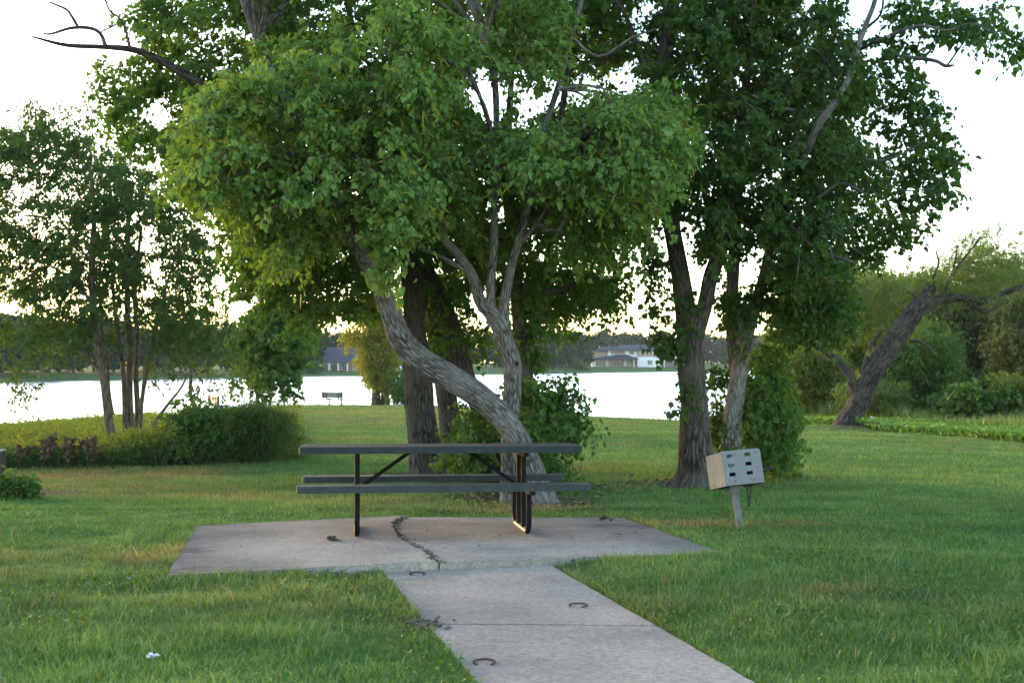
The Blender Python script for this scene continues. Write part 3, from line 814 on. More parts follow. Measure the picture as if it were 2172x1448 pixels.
# ---- big dark trunk behind the table, left
YB = 18.3
T = tree('tallow_tree', (903, 1006), 'large tree with a straight thick dark trunk behind the table centre', Y=YB)
mb = MB()
limb(mb, [(910, 1022, 104), (904, 990, 82), (896, 930, 72), (890, 870, 68), (886, 800, 61), (881, 720, 56), (877, 640, 51), (871, 560, 46), (863, 470, 38), (850, 350, 32), (838, 200, 28), (832, 50, 23), (825, -120, 16), (820, -300, 8)], YB, 0, 18, 6, .2, flare=(.3, .3))
limb(mb, [(855, 400, 26), (800, 330, 26), (720, 270, 25), (600, 235, 23), (490, 215, 24), (430, 182, 22), (378, 150, 20), (330, 124, 17), (282, 106, 14), (222, 100, 11), (140, 96, 9), (68, 78, 4)], 17.6, 0, 9, Y2=16.0)
branchlets(mb, [[(224, 98, 10), (213, 72, 9), (190, 60, 8), (150, 60, 7), (110, 72, 5), (92, 72, 4)], [(165, 57, 8), (152, 35, 7), (140, 20, 6), (105, 5, 4)], [(276, 104, 8), (268, 70, 6), (255, 40, 5), (232, 22, 5), (218, -20, 4)], [(246, 52, 4), (215, 68, 3.5)], [(85, 75, 3), (75, 64, 2)],
                [(240, 30, 3), (228, 5, 2), (190, -8, 2)], [(262, 60, 2.5), (300, 98, 2), (330, 130, 2)]], 16.05)
branchlets(mb, [[(590, 240, 15), (598, 190, 16), (600, 150, 15), (560, 60, 15), (520, -10, 14), (480, -120, 8)], [(740, 250, 16), (752, 120, 16), (740, 20, 15), (720, -80, 10)]], 17.6)
branchlets(mb, [[(871, 560, 22), (800, 520, 18), (700, 500, 14), (600, 520, 9), (540, 560, 5)], [(863, 470, 20), (780, 440, 16), (640, 420, 11), (500, 430, 6)], [(850, 350, 18), (940, 260, 14), (980, 120, 10)]], YB)
mb.build('trunk', M['bark_dark'], T, smooth=True)
mb = MB()
B1 = [(265, 160), (320, 60), (350, -40), (600, -60), (650, 100), (620, 300), (560, 420), (480, 460), (410, 400), (340, 330), (280, 300), (250, 240)]
B2 = [(505, 500), (580, 450), (760, 460), (840, 540), (820, 610), (770, 650), (700, 662), (640, 668), (570, 645), (510, 590)]
B3 = [(600, 180), (1000, 100), (960, 180), (900, 260), (980, 400), (985, 520), (900, 540), (780, 480), (640, 420)]
B4 = [(330, -60), (1000, -60), (980, -420), (480, -420)]
hB = [(330, 225, 28, 30), (345, 250, 22, 22), (1020, 190, 40, 52), (535, 375, 20, 16), (520, 390, 25, 14), (470, 390, 16, 14), (640, 350, 12, 12), (930, 640, 24, 16)]
for poly, n, y0, y1, vs, k_ in ((B1, 220, 16.6, 20, 0, 22), (B2, 165, 16.6, 20, .35, 21), (B3, 175, 16.6, 20.5, .1, 20), (B4, 80, 16, 21, 0, 50), ([(480, -60), (1010, -60), (1000, 60), (760, 60), (650, 110), (560, 90)], 110, 16.6, 20, 0, 20)):  # colour shift paints sunlight onto the low hanging leaves
    cnt += boughs(mb, fill_poly(poly, n, y0, y1, hB), P(850, 350, 18.3), (.45, 1.1), 11, 9, .068, 'heart', .45, .08, holes=hB, vshift=vs)
sp = P(np.array([225, 245, 232, 228, 250, 225, 300, 330, 345, 300, 290, 335, 360, 372, 235, 270]), np.array([140, 170, 200, 260, 235, 185, 20, 45, 15, 140, 45, 8, 25, 60, 232, 290]), np.full(16, 17.6))
cnt += blobs(mb, sp, .17, 10, 9, .072, 'heart', (.15, .3), .5)
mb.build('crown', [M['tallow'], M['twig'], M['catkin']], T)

# ---- the two-stemmed one right of it
YC = 19.6
T = tree('tallow_tree', (985, 975), 'twin dark trunks leaning left in the middle of the clump, seen under the leaning trunk', Y=YC)
mb = MB()
limb(mb, [(972, 995, 72), (960, 930, 56), (950, 870, 50), (941, 800, 47), (930, 720, 44), (914, 640, 41), (896, 560, 36), (886, 480, 30), (890, 350, 24), (900, 200, 18), (910, 0, 12)], YC, 0, 16, 6, .19, flare=(.25, .3))
limb(mb, [(1052, 990, 48), (1040, 930, 40), (1016, 870, 38), (990, 800, 40), (972, 740, 43), (946, 670, 42), (918, 600, 38), (888, 540, 32), (860, 440, 24), (840, 300, 16)], YC - .5, 0, 16, 6, .19, flare=(.25, .3))
mb.build('trunk', M['bark_dark'], T, smooth=True)
mb = MB()
C1 = [(850, 150), (1000, 250), (1010, 420), (1070, 540), (1060, 620), (990, 650), (900, 640), (870, 600), (870, 420)]
C2 = [(930, 620), (1000, 640), (1010, 720), (990, 800), (940, 760), (920, 700)]
hC = [(1020, 190, 40, 52), (1000, 620, 14, 12)]
cnt += boughs(mb, fill_poly(C1, 170, 18.5, 22.5, hC), P(900, 300, 20), (.5, 1.1), 10, 9, .072, 'heart', .45, holes=hC)
cnt += blobs(mb, fill_poly(C2, 6, 18.6, 20.5), .28, 22, 8, .075, 'heart', (.2, .35), .5)
c = fill_poly([(700, -60), (1300, -60), (1200, -400), (800, -400)], 70, 19, 23)
cnt += boughs(mb, c, P(900, 0, 20), (.6, 1.2), 10, 9, .078, 'heart', .4)
mb.build('crown', [M['tallow'], M['twig'], M['catkin']], T)

# ---- the one on the right of the clump
YD = 17.2
T = tree('tallow_tree', (1122, 1005), 'dark trunk at the right of the clump, wrapped in green shoots and forking above', Y=YD)
mb = MB()
limb(mb, [(1126, 1018, 56), (1121, 960, 44), (1116, 880, 40), (1112, 800, 38), (1107, 730, 38), (1100, 650, 34), (1094, 580, 28), (1087, 500, 24), (1075, 400, 20), (1080, 250, 15), (1090, 100, 10)], YD, 0, 16, 6, .19, flare=(.25, .3))
limb(mb, [(1116, 740, 32), (1132, 690, 31), (1142, 650, 30), (1155, 600, 25), (1164, 540, 21), (1170, 470, 18), (1172, 400, 17), (1185, 300, 15), (1200, 180, 13), (1225, 60, 11), (1240, -80, 7)], YD, 0, 14)
branchlets(mb, [[(1150, 630, 12), (1200, 610, 9), (1260, 590, 6), (1310, 600, 4)], [(1170, 470, 11), (1230, 430, 9), (1300, 400, 6)], [(1260, 140, 8), (1310, 110, 6), (1350, 90, 4)], [(1142, 655, 10), (1118, 665, 8), (1105, 690, 6)]], YD)
mb.build('trunk', M['bark_dark'], T, smooth=True)
mb = MB()
D1 = [(980, -60), (1360, -60), (1380, 50), (1330, 130), (1210, 150), (1130, 130), (1080, 60)]
D2 = [(1070, 300), (1200, 200), (1340, 280), (1360, 420), (1320, 510), (1240, 550), (1160, 520), (1100, 440)]
D3 = [(1120, 560), (1240, 555), (1300, 590), (1295, 635), (1240, 660), (1190, 675), (1150, 660), (1120, 620)]
D4 = [(1050, -60), (1350, -60), (1300, -380), (1050, -380)]
hD = [(1100, 180, 34, 26), (1060, 215, 50, 40), (1160, 400, 18, 60), (1350, 30, 20, 18), (1345, 360, 16, 26), (1300, 520, 14, 14), (1030, 300, 14, 30), (1000, 330, 18, 22), (1090, 220, 30, 24), (1055, 365, 20, 16)]
for poly, n, y0, y1, vs, k_ in ((D1, 175, 16.5, 20, 0, 19), (D2, 145, 17, 20.5, .25, 19), (D3, 75, 18.5, 21, .5, 20), (D4, 45, 16.5, 21, .8, 46)):  # colour shift paints sunlit and yellow-lit leaves lower down
    cnt += boughs(mb, fill_poly(poly, n, y0, y1, hD), P(1110, 450, 17.5), (.45, 1.0), 10, 9, .066, 'heart', .45, .05, holes=hD, vshift=0 if vs > .7 else vs)
sp = P(np.array([1315, 1325, 1300, 1270, 1240, 1320, 1200, 1080, 1095, 1130, 1110]), np.array([585, 620, 660, 690, 700, 560, 718, 200, 240, 180, 120]), np.full(11, 18.5))
cnt += blobs(mb, sp, .14, 7, 8, .075, 'heart', (.15, .28), .5)
iv = fill_poly([(1100, 560), (1145, 560), (1150, 700), (1135, 900), (1120, 1000), (1095, 1000), (1090, 700)], 26, 16.8, 17.4)
cnt += blobs(mb, iv, .16, 12, 8, .07, 'heart', (.12, .25), .5)
mb.build('crown', [M['tallow'], M['twig'], M['catkin']], T)

# ---- right pair
YE = 16.4
T = tree('tallow_tree', (1478, 1022), 'tall tree with a thick dark flaring trunk just left of the grill', Y=YE)
mb = MB()
limb(mb, [(1478, 1040, 118), (1480, 1005, 80), (1476, 940, 68), (1471, 860, 61), (1466, 780, 57), (1461, 700, 52), (1450, 620, 45), (1436, 540, 41), (1421, 460, 38), (1411, 380, 36), (1405, 280, 35), (1406, 180, 35), (1415, 80, 33), (1421, -10, 30), (1426, -150, 24), (1430, -330, 14)], YE, 0, 18, 6, .19, flare=(.35, .3))
limb(mb, [(1468, 740, 40), (1482, 690, 37), (1496, 640, 35), (1506, 590, 34), (1524, 540, 34), (1540, 480, 30), (1552, 400, 26), (1572, 250, 21), (1592, 100, 16), (1600, -60, 11), (1610, -200, 7)], YE, 0, 14)
branchlets(mb, [[(1405, 200, 16), (1360, 120, 12), (1330, 40, 10), (1300, -10, 7)], [(1412, 120, 12), (1350, 90, 8), (1260, 140, 5)], [(1440, 560, 12), (1400, 560, 8), (1370, 580, 5)], [(1524, 540, 12), (1500, 440, 10), (1480, 330, 7)], [(1415, 80, 16), (1470, 10, 13), (1500, -100, 9)]], YE)
mb.build('trunk', M['bark_dark'], T, smooth=True)
mb = MB()
E1 = [(1400, -60), (1640, -60), (1640, 150), (1610, 320), (1570, 480), (1520, 540), (1460, 470), (1400, 400), (1390, 250), (1375, 100)]
E2 = [(1350, -60), (1700, -60), (1660, -420), (1380, -420)]
hE = [(1375, 480, 24, 30), (1395, 530, 24, 50), (1360, 60, 22, 22), (1450, 600, 14, 16)]
cnt += boughs(mb, fill_poly(E1, 300, 14.9, 18.8, hE), P(1450, 300, 16.5), (.45, 1.0), 11, 9, .066, 'heart', .45, .06, holes=hE)
cnt += boughs(mb, fill_poly(E2, 80, 14.8, 19), P(1450, 0, 16.5), (.6, 1.2), 10, 9, .078, 'heart', .4)
sp = P(np.array([1360, 1385, 1372, 1395, 1380, 1410, 1345, 1330, 1425, 1405, 1455, 1440, 1465, 1445, 1430, 1415, 1420, 1450, 1470]), np.array([520, 545, 575, 625, 655, 700, 500, 480, 735, 600, 830, 868, 850, 700, 740, 715, 745, 660, 640]), np.full(19, 16.2))
cnt += blobs(mb, sp, .13, 8, 8, .075, 'heart', (.12, .28), .6)
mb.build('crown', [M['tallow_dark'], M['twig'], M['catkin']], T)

YF = 17.2
T = tree('tallow_tree', (1545, 1006), 'tree with a pale grey lower trunk rising behind the grill, limbs reaching right', Y=YF)
mb = MB()
limb(mb, [(1540, 1024, 66), (1546, 980, 50), (1552, 910, 45), (1560, 845, 43), (1568, 790, 40), (1577, 740, 35), (1588, 695, 30), (1605, 640, 26), (1622, 580, 24), (1636, 515, 21), (1648, 445, 19), (1660, 390, 18, 16.6), (1690, 350, 18, 15.9), (1714, 316, 18, 15.4), (1736, 265, 17, 15.2), (1780, 205, 16, 15.2), (1800, 165, 15, 15.3), (1816, 110, 13, 15.5), (1838, 50, 11, 15.8), (1856, 0, 10, 16), (1868, -80, 6, 16)], YF, 0, 16, 6, .12, flare=(.3, .3))
mb.build('trunk', M['bark_pale'], T, smooth=True)['label'] = 'pale grey main stem'
mb = MB()
limb(mb, [(1566, 810, 34), (1557, 740, 33), (1553, 650, 31), (1556, 560, 28), (1560, 480, 24), (1568, 380, 19), (1580, 240, 14), (1590, 100, 9)], YF + .35, 0, 14)
branchlets(mb, [[(1640, 480, 11), (1690, 447, 9), (1740, 416, 8), (1782, 388, 6), (1812, 398, 5), (1838, 412, 3)], [(1690, 449, 6), (1728, 478, 5), (1752, 505, 4), (1772, 560, 2.5)], [(1740, 418, 4), (1758, 445, 3.5), (1752, 475, 3), (1790, 500, 2)], [(1700, 460, 3), (1745, 470, 3), (1800, 480, 2)],
                [(1720, 480, 3), (1700, 520, 2.5), (1690, 590, 2)], [(1728, 480, 3), (1770, 500, 3), (1830, 540, 2)], [(1755, 240, 8), (1700, 236, 7), (1650, 226, 6), (1615, 210, 4), (1598, 203, 3)], [(1790, 190, 6), (1765, 150, 5), (1735, 110, 4), (1712, 100, 3)],
                [(1880, 80, 8), (1920, 62, 7), (1960, 55, 6), (2010, 65, 5), (2060, 50, 4), (2110, 70, 3)], [(1815, 110, 9), (1850, 92, 8), (1885, 78, 8)], [(1900, 118, 6), (1950, 124, 8), (1985, 130, 8), (2005, 140, 8), (2022, 139, 5)], [(2010, 138, 4), (2030, 110, 4), (2046, 88, 3)], [(1950, 122, 3), (1970, 98, 3), (1985, 82, 2)], [(1955, 55, 4), (1965, 30, 4), (1990, 20, 3)],
                [(1838, 60, 6), (1868, 30, 5), (1875, -20, 4)], [(1720, 320, 9), (1800, 330, 7), (1880, 340, 5), (1960, 300, 3)], [(1800, 330, 5), (1900, 400, 4), (1980, 400, 3)], [(1648, 445, 8), (1720, 520, 6), (1820, 560, 4)]], 16.2, Y2=14.9)
mb.build('branches', M['bark_pale'], T, smooth=True)
mb = MB()
F1 = [(1630, -60), (1750, -60), (1770, 40), (1830, 120), (1850, 190), (1800, 250), (1850, 340), (1880, 400), (1870, 460), (1810, 540), (1770, 580), (1700, 610), (1650, 580), (1610, 450), (1620, 250)]
hF = [(1835, 110, 16, 14), (1860, 20, 30, 30), (1790, 250, 16, 16), (1800, 310, 12, 12), (1690, 270, 10, 10), (1870, 300, 26, 22)]
cnt += boughs(mb, fill_poly(F1, 310, 15.2, 19.4, hF), P(1680, 350, 17.2), (.45, 1.0), 11, 9, .066, 'heart', .45, .05, holes=hF)
cnt += boughs(mb, fill_poly([(1650, -60), (1830, -60), (1800, -350), (1650, -380)], 40, 15.5, 19), P(1750, 0, 17), (.6, 1.2), 10, 9, .078, 'heart', .4)
sx = [1880, 1890, 1900, 1885, 1870, 1895, 1905, 1915, 1890, 1880, 1860, 1930, 1960, 1990, 2020, 2050, 2085, 2110, 2140, 2150, 2060, 2000, 1985, 2075, 2110, 1900, 1925, 2030, 1950, 1965, 1985, 1990, 1985, 1960, 1975, 1995, 1980, 1960, 1990, 2005, 1975, 1940, 1925, 1930, 2010, 2015, 1900, 1935, 1920, 1935, 1950, 1905, 1945]
sy = [100, 150, 200, 235, 260, 350, 380, 430, 470, 500, 530, 20, 50, 15, 40, 20, 50, 75, 90, 105, 75, 75, 95, 90, 30, 40, 105, 60, 215, 240, 245, 265, 290, 265, 320, 330, 350, 375, 400, 415, 410, 330, 280, 360, 320, 345, 120, 150, 180, 430, 455, 500, 480]
cnt += blobs(mb, P(np.array(sx), np.array(sy), np.full(len(sx), 16.6) + rng.uniform(-.5, .5, len(sx))), .16, 10, 8, .082, 'heart', (.12, .28), .5)
lowf = [(1620, 600), (1760, 600), (1800, 640), (1740, 700), (1680, 720), (1640, 690)]
cnt += blobs(mb, fill_poly(lowf, 20, 16.5, 18.5), .3, 26, 8, .078, 'heart', (.2, .4), .5)
iv = fill_poly([(1535, 620), (1600, 640), (1575, 760), (1545, 720)], 10, 16.6, 17.2)
cnt += blobs(mb, iv, .14, 9, 8, .07, 'heart', (.12, .25), .5)
mb.build('crown', [M['tallow_dark'], M['twig'], M['catkin']], T)

# ---- leafy shoots (bushes) at the feet of the trees
def bush(name, label, base, Y, poly, n, y0, y1, r_, k_, size, shape, mat, leaf_n=8, sprig=None, cat='bush', stems=6, upw=.35, ln=(.15, .35), group=None):
    global cnt
    T = tree(name, base, label, cat, Y, group)
    mb = MB(); b = np.array(T.location)
    c = fill_poly(poly, n, y0, y1)
    c[:, 2] = np.maximum(c[:, 2], gz(c[:, 0], c[:, 1]) + .12)
    cnt += blobs(mb, c, r_, k_, leaf_n, size, shape, ln, .35, upw=upw)
    if sprig:
        s_ = np.array(sprig, float)
        cnt += blobs(mb, P(s_[:, 0], s_[:, 1], np.full(len(s_), (y0 + y1) / 2)), .12 * Y / 16, 8, 8, size, shape, ln, .4)
    mb.build('foliage', [mat, M['twig']], T)
    mb = MB()
    for i in range(stems):
        e = c[rng.integers(len(c))]
        s0 = np.array([b[0] + rng.normal() * .12 * r_ * 3, b[1] + rng.normal() * .1 * r_ * 3, b[2] - .05])
        m_ = (s0 + e) / 2 + np.array([(s0[0] - e[0]) * .15, 0, .1 * abs(e[2] - s0[2])])
        p = crom(np.array([s0, m_, e]), 4); w_ = .008 + .006 * r_ * 3
        tube(mb, p, np.linspace(w_, .004, len(p)), 5, 0, .1, cap=False)
    mb.build('stem', M['twig'], T, smooth=True)
    return T

bush('bush', 'leafy green bush against the right side of the leaning trunk, behind the table', (1140, 1030), 15.6, [(1110, 820), (1160, 840), (1190, 890), (1200, 920), (1180, 960), (1165, 1010), (1120, 1020), (1105, 900)], 46, 14.9, 16.6, .17, 15, .07, 'heart', M['tallow'],
     sprig=[(1185, 820), (1200, 835), (1215, 850), (1170, 810), (1225, 905), (1240, 900), (1195, 870), (1210, 880), (1190, 1000), (1185, 1030), (1175, 850)])
bush('bush', 'low sunlit bush left of the leaning trunk, seen above and below the tabletop', (1010, 1010), 15.6, [(970, 920), (1010, 890), (1060, 940), (1075, 990), (1050, 1010), (980, 1005), (955, 970)], 30, 15.0, 16.4, .15, 15, .065, 'heart', M['shrub'], sprig=[(1000, 870), (985, 885), (955, 930), (1020, 905)])
bush('bush', 'tall bush of green shoots right of the pale trunk, behind the grill', (1625, 1010), 17.9, [(1590, 800), (1630, 760), (1650, 830), (1665, 890), (1670, 950), (1640, 990), (1590, 990), (1580, 880)], 62, 17.2, 18.9, .17, 16, .072, 'heart', M['tallow'],
     sprig=[(1680, 940), (1675, 900), (1685, 965), (1650, 1005), (1665, 1010), (1600, 1000), (1625, 740), (1645, 760), (1590, 760), (1660, 860)])
bush('bush', 'thin green shoots in the gap between the dark trunk and the pale trunk', (1520, 1000), 17.6, [(1505, 800), (1535, 760), (1540, 900), (1530, 980), (1510, 960)], 14, 17.2, 18, .15, 12, .068, 'heart', M['shrub'])

# ---- left multi-stemmed tree
YL = 25.5
T = tree('ash_tree', (265, 945), 'slender multi-stemmed tree on the left lake bank with airy backlit leaves', Y=YL + .8)
mb = MB()
limb(mb, [(240, 958, 24), (234, 920, 21), (228, 870, 18), (222, 820, 17), (212, 760, 15), (202, 690, 14), (196, 620, 15), (195, 540, 13), (200, 450, 10), (190, 340, 6)], 24.6, 0, 10, flare=(.2, .2))
for rows, yy in (([(266, 945, 14), (264, 870, 12), (262, 800, 11), (254, 730, 11), (244, 660, 9), (236, 560, 7), (225, 450, 4)], 26), ([(282, 945, 24), (276, 880, 19), (274, 800, 18), (276, 740, 17), (270, 660, 15), (270, 560, 13), (272, 450, 10), (262, 330, 6)], 26.3), ([(290, 930, 16), (292, 870, 14), (288, 790, 13), (292, 720, 12), (286, 620, 11), (300, 480, 7)], 26.6),
                 ([(296, 925, 12), (300, 860, 11), (310, 790, 11), (322, 740, 12), (330, 700, 8), (352, 610, 6), (380, 520, 4)], 26), ([(304, 945, 11), (330, 895, 10), (358, 855, 8), (384, 822, 6), (400, 790, 4)], 25.6), ([(414, 895, 10), (410, 860, 9), (404, 830, 9), (405, 780, 7), (395, 700, 5)], 27), ([(322, 742, 8), (345, 732, 7), (365, 710, 6), (400, 660, 4)], 26),
                 ([(212, 790, 8), (190, 765, 6), (168, 745, 4)], 24.6), ([(240, 880, 8), (232, 830, 7), (226, 760, 6), (215, 700, 5), (212, 600, 4)], 25), ([(200, 650, 9), (160, 600, 7), (100, 560, 5), (40, 540, 3)], 24.8), ([(272, 500, 8), (330, 430, 6), (390, 420, 4)], 26), ([(195, 560, 7), (130, 470, 5), (80, 380, 3)], 25)):
    limb(mb, [(r[0], r[1], r[2] * .85) for r in rows], yy, 0, 8)
mb.build('trunk', M['bark_smooth'], T, smooth=True)
mb = MB()
L1 = [(-80, 300), (40, 265), (160, 260), (210, 310), (320, 350), (410, 440), (450, 520), (450, 640), (470, 700), (440, 740), (380, 725), (320, 690), (250, 670), (180, 690), (110, 730), (40, 720), (-80, 700)]
hL = [(60, 400, 14, 18), (25, 650, 40, 30), (110, 640, 14, 14), (300, 520, 10, 14), (350, 600, 14, 14), (230, 620, 9, 16), (310, 610, 8, 20), (410, 590, 10, 14), (330, 400, 10, 10), (20, 520, 12, 16)]
cnt += boughs(mb, fill_poly(L1, 545, 23.4, 28.6, hL), P(260, 500, 26), (.5, 1.2), 9, 11, .115, 'ash', .4, 0, .5, hL, (.2, .45), rise=.25)
sx = [40, 60, 55, 30, 80, 20, 120, 150, 180, 210, 190, 130, 95, 60, 20, 320, 360, 400, 440, 470, 490, 480, 460, 430, 390, 350, 250, 235, 180, 140, 170, 60, 45, 90, 420, 500, 330]
sy = [845, 825, 800, 780, 760, 700, 760, 740, 720, 760, 240, 230, 245, 260, 300, 790, 800, 770, 790, 760, 740, 700, 660, 820, 740, 720, 700, 730, 690, 225, 270, 230, 240, 700, 700, 780, 740]
cnt += blobs(mb, P(np.array(sx), np.array(sy), 25.5 + rng.uniform(-1, 1, len(sx))), .24, 12, 11, .095, 'ash', (.2, .4), .5, jitter=.05)
mb.build('crown', [M['ash'], M['twig']], T)

YK = 42
T = tree('young_tree', (548, 900), 'small sunlit tree past the rounded shrub, its leaves hanging over the lake', Y=YK)
mb = MB()
limb(mb, [(548, 905, 12), (546, 850, 9), (545, 790, 8), (552, 730, 6), (560, 660, 4)], YK, 0, 8)
branchlets(mb, [[(546, 840, 5), (565, 810, 4), (600, 770, 3)], [(547, 790, 5), (600, 740, 4), (660, 700, 3)]], YK)
mb.build('trunk', M['bark_smooth'], T, smooth=True)
mb = MB()
K1 = [(505, 690), (590, 655), (640, 670), (645, 710), (625, 760), (610, 800), (560, 790), (515, 760)]
cnt += blobs(mb, fill_poly(K1, 48, 40, 45), .55, 22, 9, .15, 'heart', (.3, .6), .45)
sp = P(np.array([620, 600, 560, 580, 635, 610, 540, 690, 660, 500]), np.array([835, 825, 830, 815, 770, 805, 815, 690, 705, 800]), np.full(10, 42.0))
cnt += blobs(mb, sp, .35, 10, 8, .14, 'heart', (.25, .5), .5)
mb.build('crown', [M['shrub'], M['twig']], T)

# ---- willow by the bench
YW = 81
T = tree('willow_tree', (810, 858), 'yellow-green willow with two stout dark trunks at the water edge, right of the bench', Y=YW)
mb = MB()
limb(mb, [(797, 866, 28), (798, 845, 21), (796, 810, 17), (790, 770, 15), (786, 740, 13), (782, 700, 9), (780, 650, 5)], YW, 0, 10)
limb(mb, [(818, 866, 26), (817, 845, 20), (816, 810, 17), (812, 770, 14), (808, 730, 11), (815, 680, 8)], YW + .3, 0, 10)
mb.build('trunk', M['bark_dark'], T, smooth=True)
mb = MB()
W1 = [(735, 715), (765, 695), (825, 690), (845, 750), (830, 790), (815, 828), (795, 830), (785, 790), (760, 760), (765, 735)]
cnt += blobs(mb, fill_poly(W1, 60, 80.2, 83.5), .5, 22, 10, .24, 'ash', (.4, .8), .6, hang=.6, jitter=.12)
cnt += blobs(mb, fill_poly([(740, 690), (780, 590), (860, 590), (860, 690)], 30, 79, 84), .7, 24, 10, .24, 'ash', (.4, .8), .6, hang=.6, jitter=.12)
mb.build('crown', [M['willow'], M['twig']], T)
bush('bush', 'green bush at the water edge right of the willow, partly behind the dark trunk', (850, 860), 79.5, [(838, 800), (858, 780), (875, 800), (872, 850), (845, 855)], 22, 78.5, 80.5, .6, 22, .2, 'ash', M['shrub'], ln=(.4, .8))

# ---- leaning broken tree on the right
YR = 38.2
T = tree('leaning_tree', (1800, 903), 'old broken-topped tree leaning right at the edge of the marsh', Y=YR)
mb = MB()
limb(mb, [(1794, 922, 68), (1801, 896, 52), (1823, 850, 45), (1851, 792, 46), (1883, 740, 48), (1917, 692, 46), (1945, 658, 41), (1963, 630, 34), (1974, 606, 22), (1979, 592, 6)], YR, 0, 16, 6, .22, flare=(.3, .5))
limb(mb, [(1960, 655, 26), (1985, 638, 22), (2018, 632, 19), (2052, 632, 18), (2078, 640, 17), (2110, 628, 13), (2140, 618, 11), (2172, 604, 9), (2240, 575, 4)], YR, 0, 10, 5, .2)
limb(mb, [(2060, 634, 14), (2075, 655, 10), (2090, 662, 8), (2110, 655, 4)], YR, 0, 8)
limb(mb, [(2040, 634, 9), (2060, 648, 9), (2072, 668, 4)], YR, 0, 8)
limb(mb, [(1818, 845, 26), (1806, 805, 23), (1790, 778, 20), (1768, 758, 17), (1740, 738, 9), (1700, 715, 5)], YR, 0, 10, 5, .2)
limb(mb, [(1826, 830, 20), (1832, 800, 16), (1836, 770, 12), (1846, 735, 8), (1870, 700, 5)], YR, 0, 8)
branchlets(mb, [[(1930, 723, 8), (1950, 725, 6), (1968, 735, 5), (1978, 750, 3)], [(1945, 640, 8), (1938, 625, 5), (1922, 618, 3)], [(2000, 632, 7), (2012, 600, 6), (2035, 560, 5), (2080, 505, 3)], [(1975, 600, 5), (1990, 560, 4), (1985, 530, 3)], [(2012, 600, 5), (2025, 560, 4), (2030, 520, 3)]], YR)
mb.build('trunk', M['bark_old'], T, smooth=True)
mb = MB()
R1 = [(1690, 620), (1780, 590), (1900, 575), (1960, 590), (1990, 560), (2050, 505), (2110, 510), (2130, 560), (2090, 600), (2010, 610), (1950, 650), (1900, 690), (1850, 740), (1770, 720), (1700, 690)]
cnt += boughs(mb, fill_poly(R1, 210, 38.4, 43), P(1900, 760, 39), (.9, 2.0), 11, 9, .17, 'willow', .3, 0, .2, (), (.35, .8), rise=.4)
c_ = P(rng.uniform(2000, 2190, 55), rng.uniform(490, 640, 55), rng.uniform(37.6, 40, 55))
cnt += boughs(mb, c_, P(2000, 640, 38.5), (.8, 1.6), 9, 9, .16, 'willow', .25, 0, .15, (), (.3, .7), rise=.6)
mb.build('crown', [M['feather'], M['twig']], T)

# ---- bushes beyond the marsh, right
for lab, base, Yb, poly, n, r_, k_, sz, sh, mt in (
    ('yellow-green sunlit bush on the marsh left of the leaning tree', (1710, 880), 52, [(1645, 780), (1700, 730), (1770, 760), (1790, 840), (1780, 870), (1650, 870)], 70, .8, 26, .2, 'ash', 'weed'),
    ('tall green tree-like bush behind the fork of the leaning tree', (1760, 870), 62, [(1640, 640), (1720, 560), (1830, 560), (1900, 620), (1960, 700), (1900, 790), (1800, 820), (1650, 780)], 130, 1.1, 30, .22, 'ash', 'feather'),
    ('green bush directly right of the leaning trunk, dark underneath', (1930, 880), 50, [(1900, 750), (1950, 690), (2010, 720), (2030, 850), (1960, 870), (1890, 865)], 80, .8, 26, .2, 'ash', 'shrub'),
    ('tall grey-green bush at the far right, below the broken branch', (2070, 870), 58, [(1960, 700), (2020, 630), (2110, 620), (2170, 700), (2150, 830), (2000, 830)], 130, 1.0, 30, .21, 'ash', 'shrub_pale'),
    ('pale bush at the right picture edge beneath the long bare branch', (2190, 880), 54, [(2100, 680), (2160, 610), (2280, 650), (2290, 850), (2140, 850)], 110, 1.0, 30, .2, 'ash', 'shrub_pale'),
    ('tall light green thicket bush furthest back, right of the leaning trunk top', (1960, 868), 72, [(1860, 640), (1930, 600), (2020, 590), (2080, 640), (2070, 820), (1880, 830)], 120, 1.3, 34, .28, 'ash', 'feather'),
    ('tall light green thicket bush furthest back at the right edge', (2150, 868), 74, [(2050, 620), (2120, 580), (2230, 570), (2330, 620), (2330, 830), (2060, 820)], 120, 1.3, 34, .28, 'ash', 'feather'),
    ('low green bush close behind the base of the leaning trunk', (1850, 884), 47, [(1790, 870), (1800, 830), (1860, 815), (1910, 830), (1905, 872)], 50, .5, 26, .16, 'ash', 'feather'),
    ('dark vine-covered mound at the right, in front of the tall bushes', (2080, 885), 45, [(1995, 860), (2030, 838), (2100, 828), (2170, 835), (2240, 850), (2240, 885), (2000, 885)], 80, .5, 30, .15, 'round', 'shrub')):
    bush('marsh_bush', lab, base, Yb, poly, int(n * 1.25), Yb - 2.5, Yb + 3, r_, k_, sz, sh, M[mt], ln=(.35, .8), group='bushes beyond the marsh', stems=9)
bush('marsh_bush', 'small orange-tinted upright bush among the vines at far right', (2135, 880), 43.5, [(2115, 830), (2125, 790), (2150, 800), (2150, 850)], 14, 43, 44, .35, 22, .14, 'ash', M['weed'], ln=(.25, .5), group='bushes beyond the marsh')

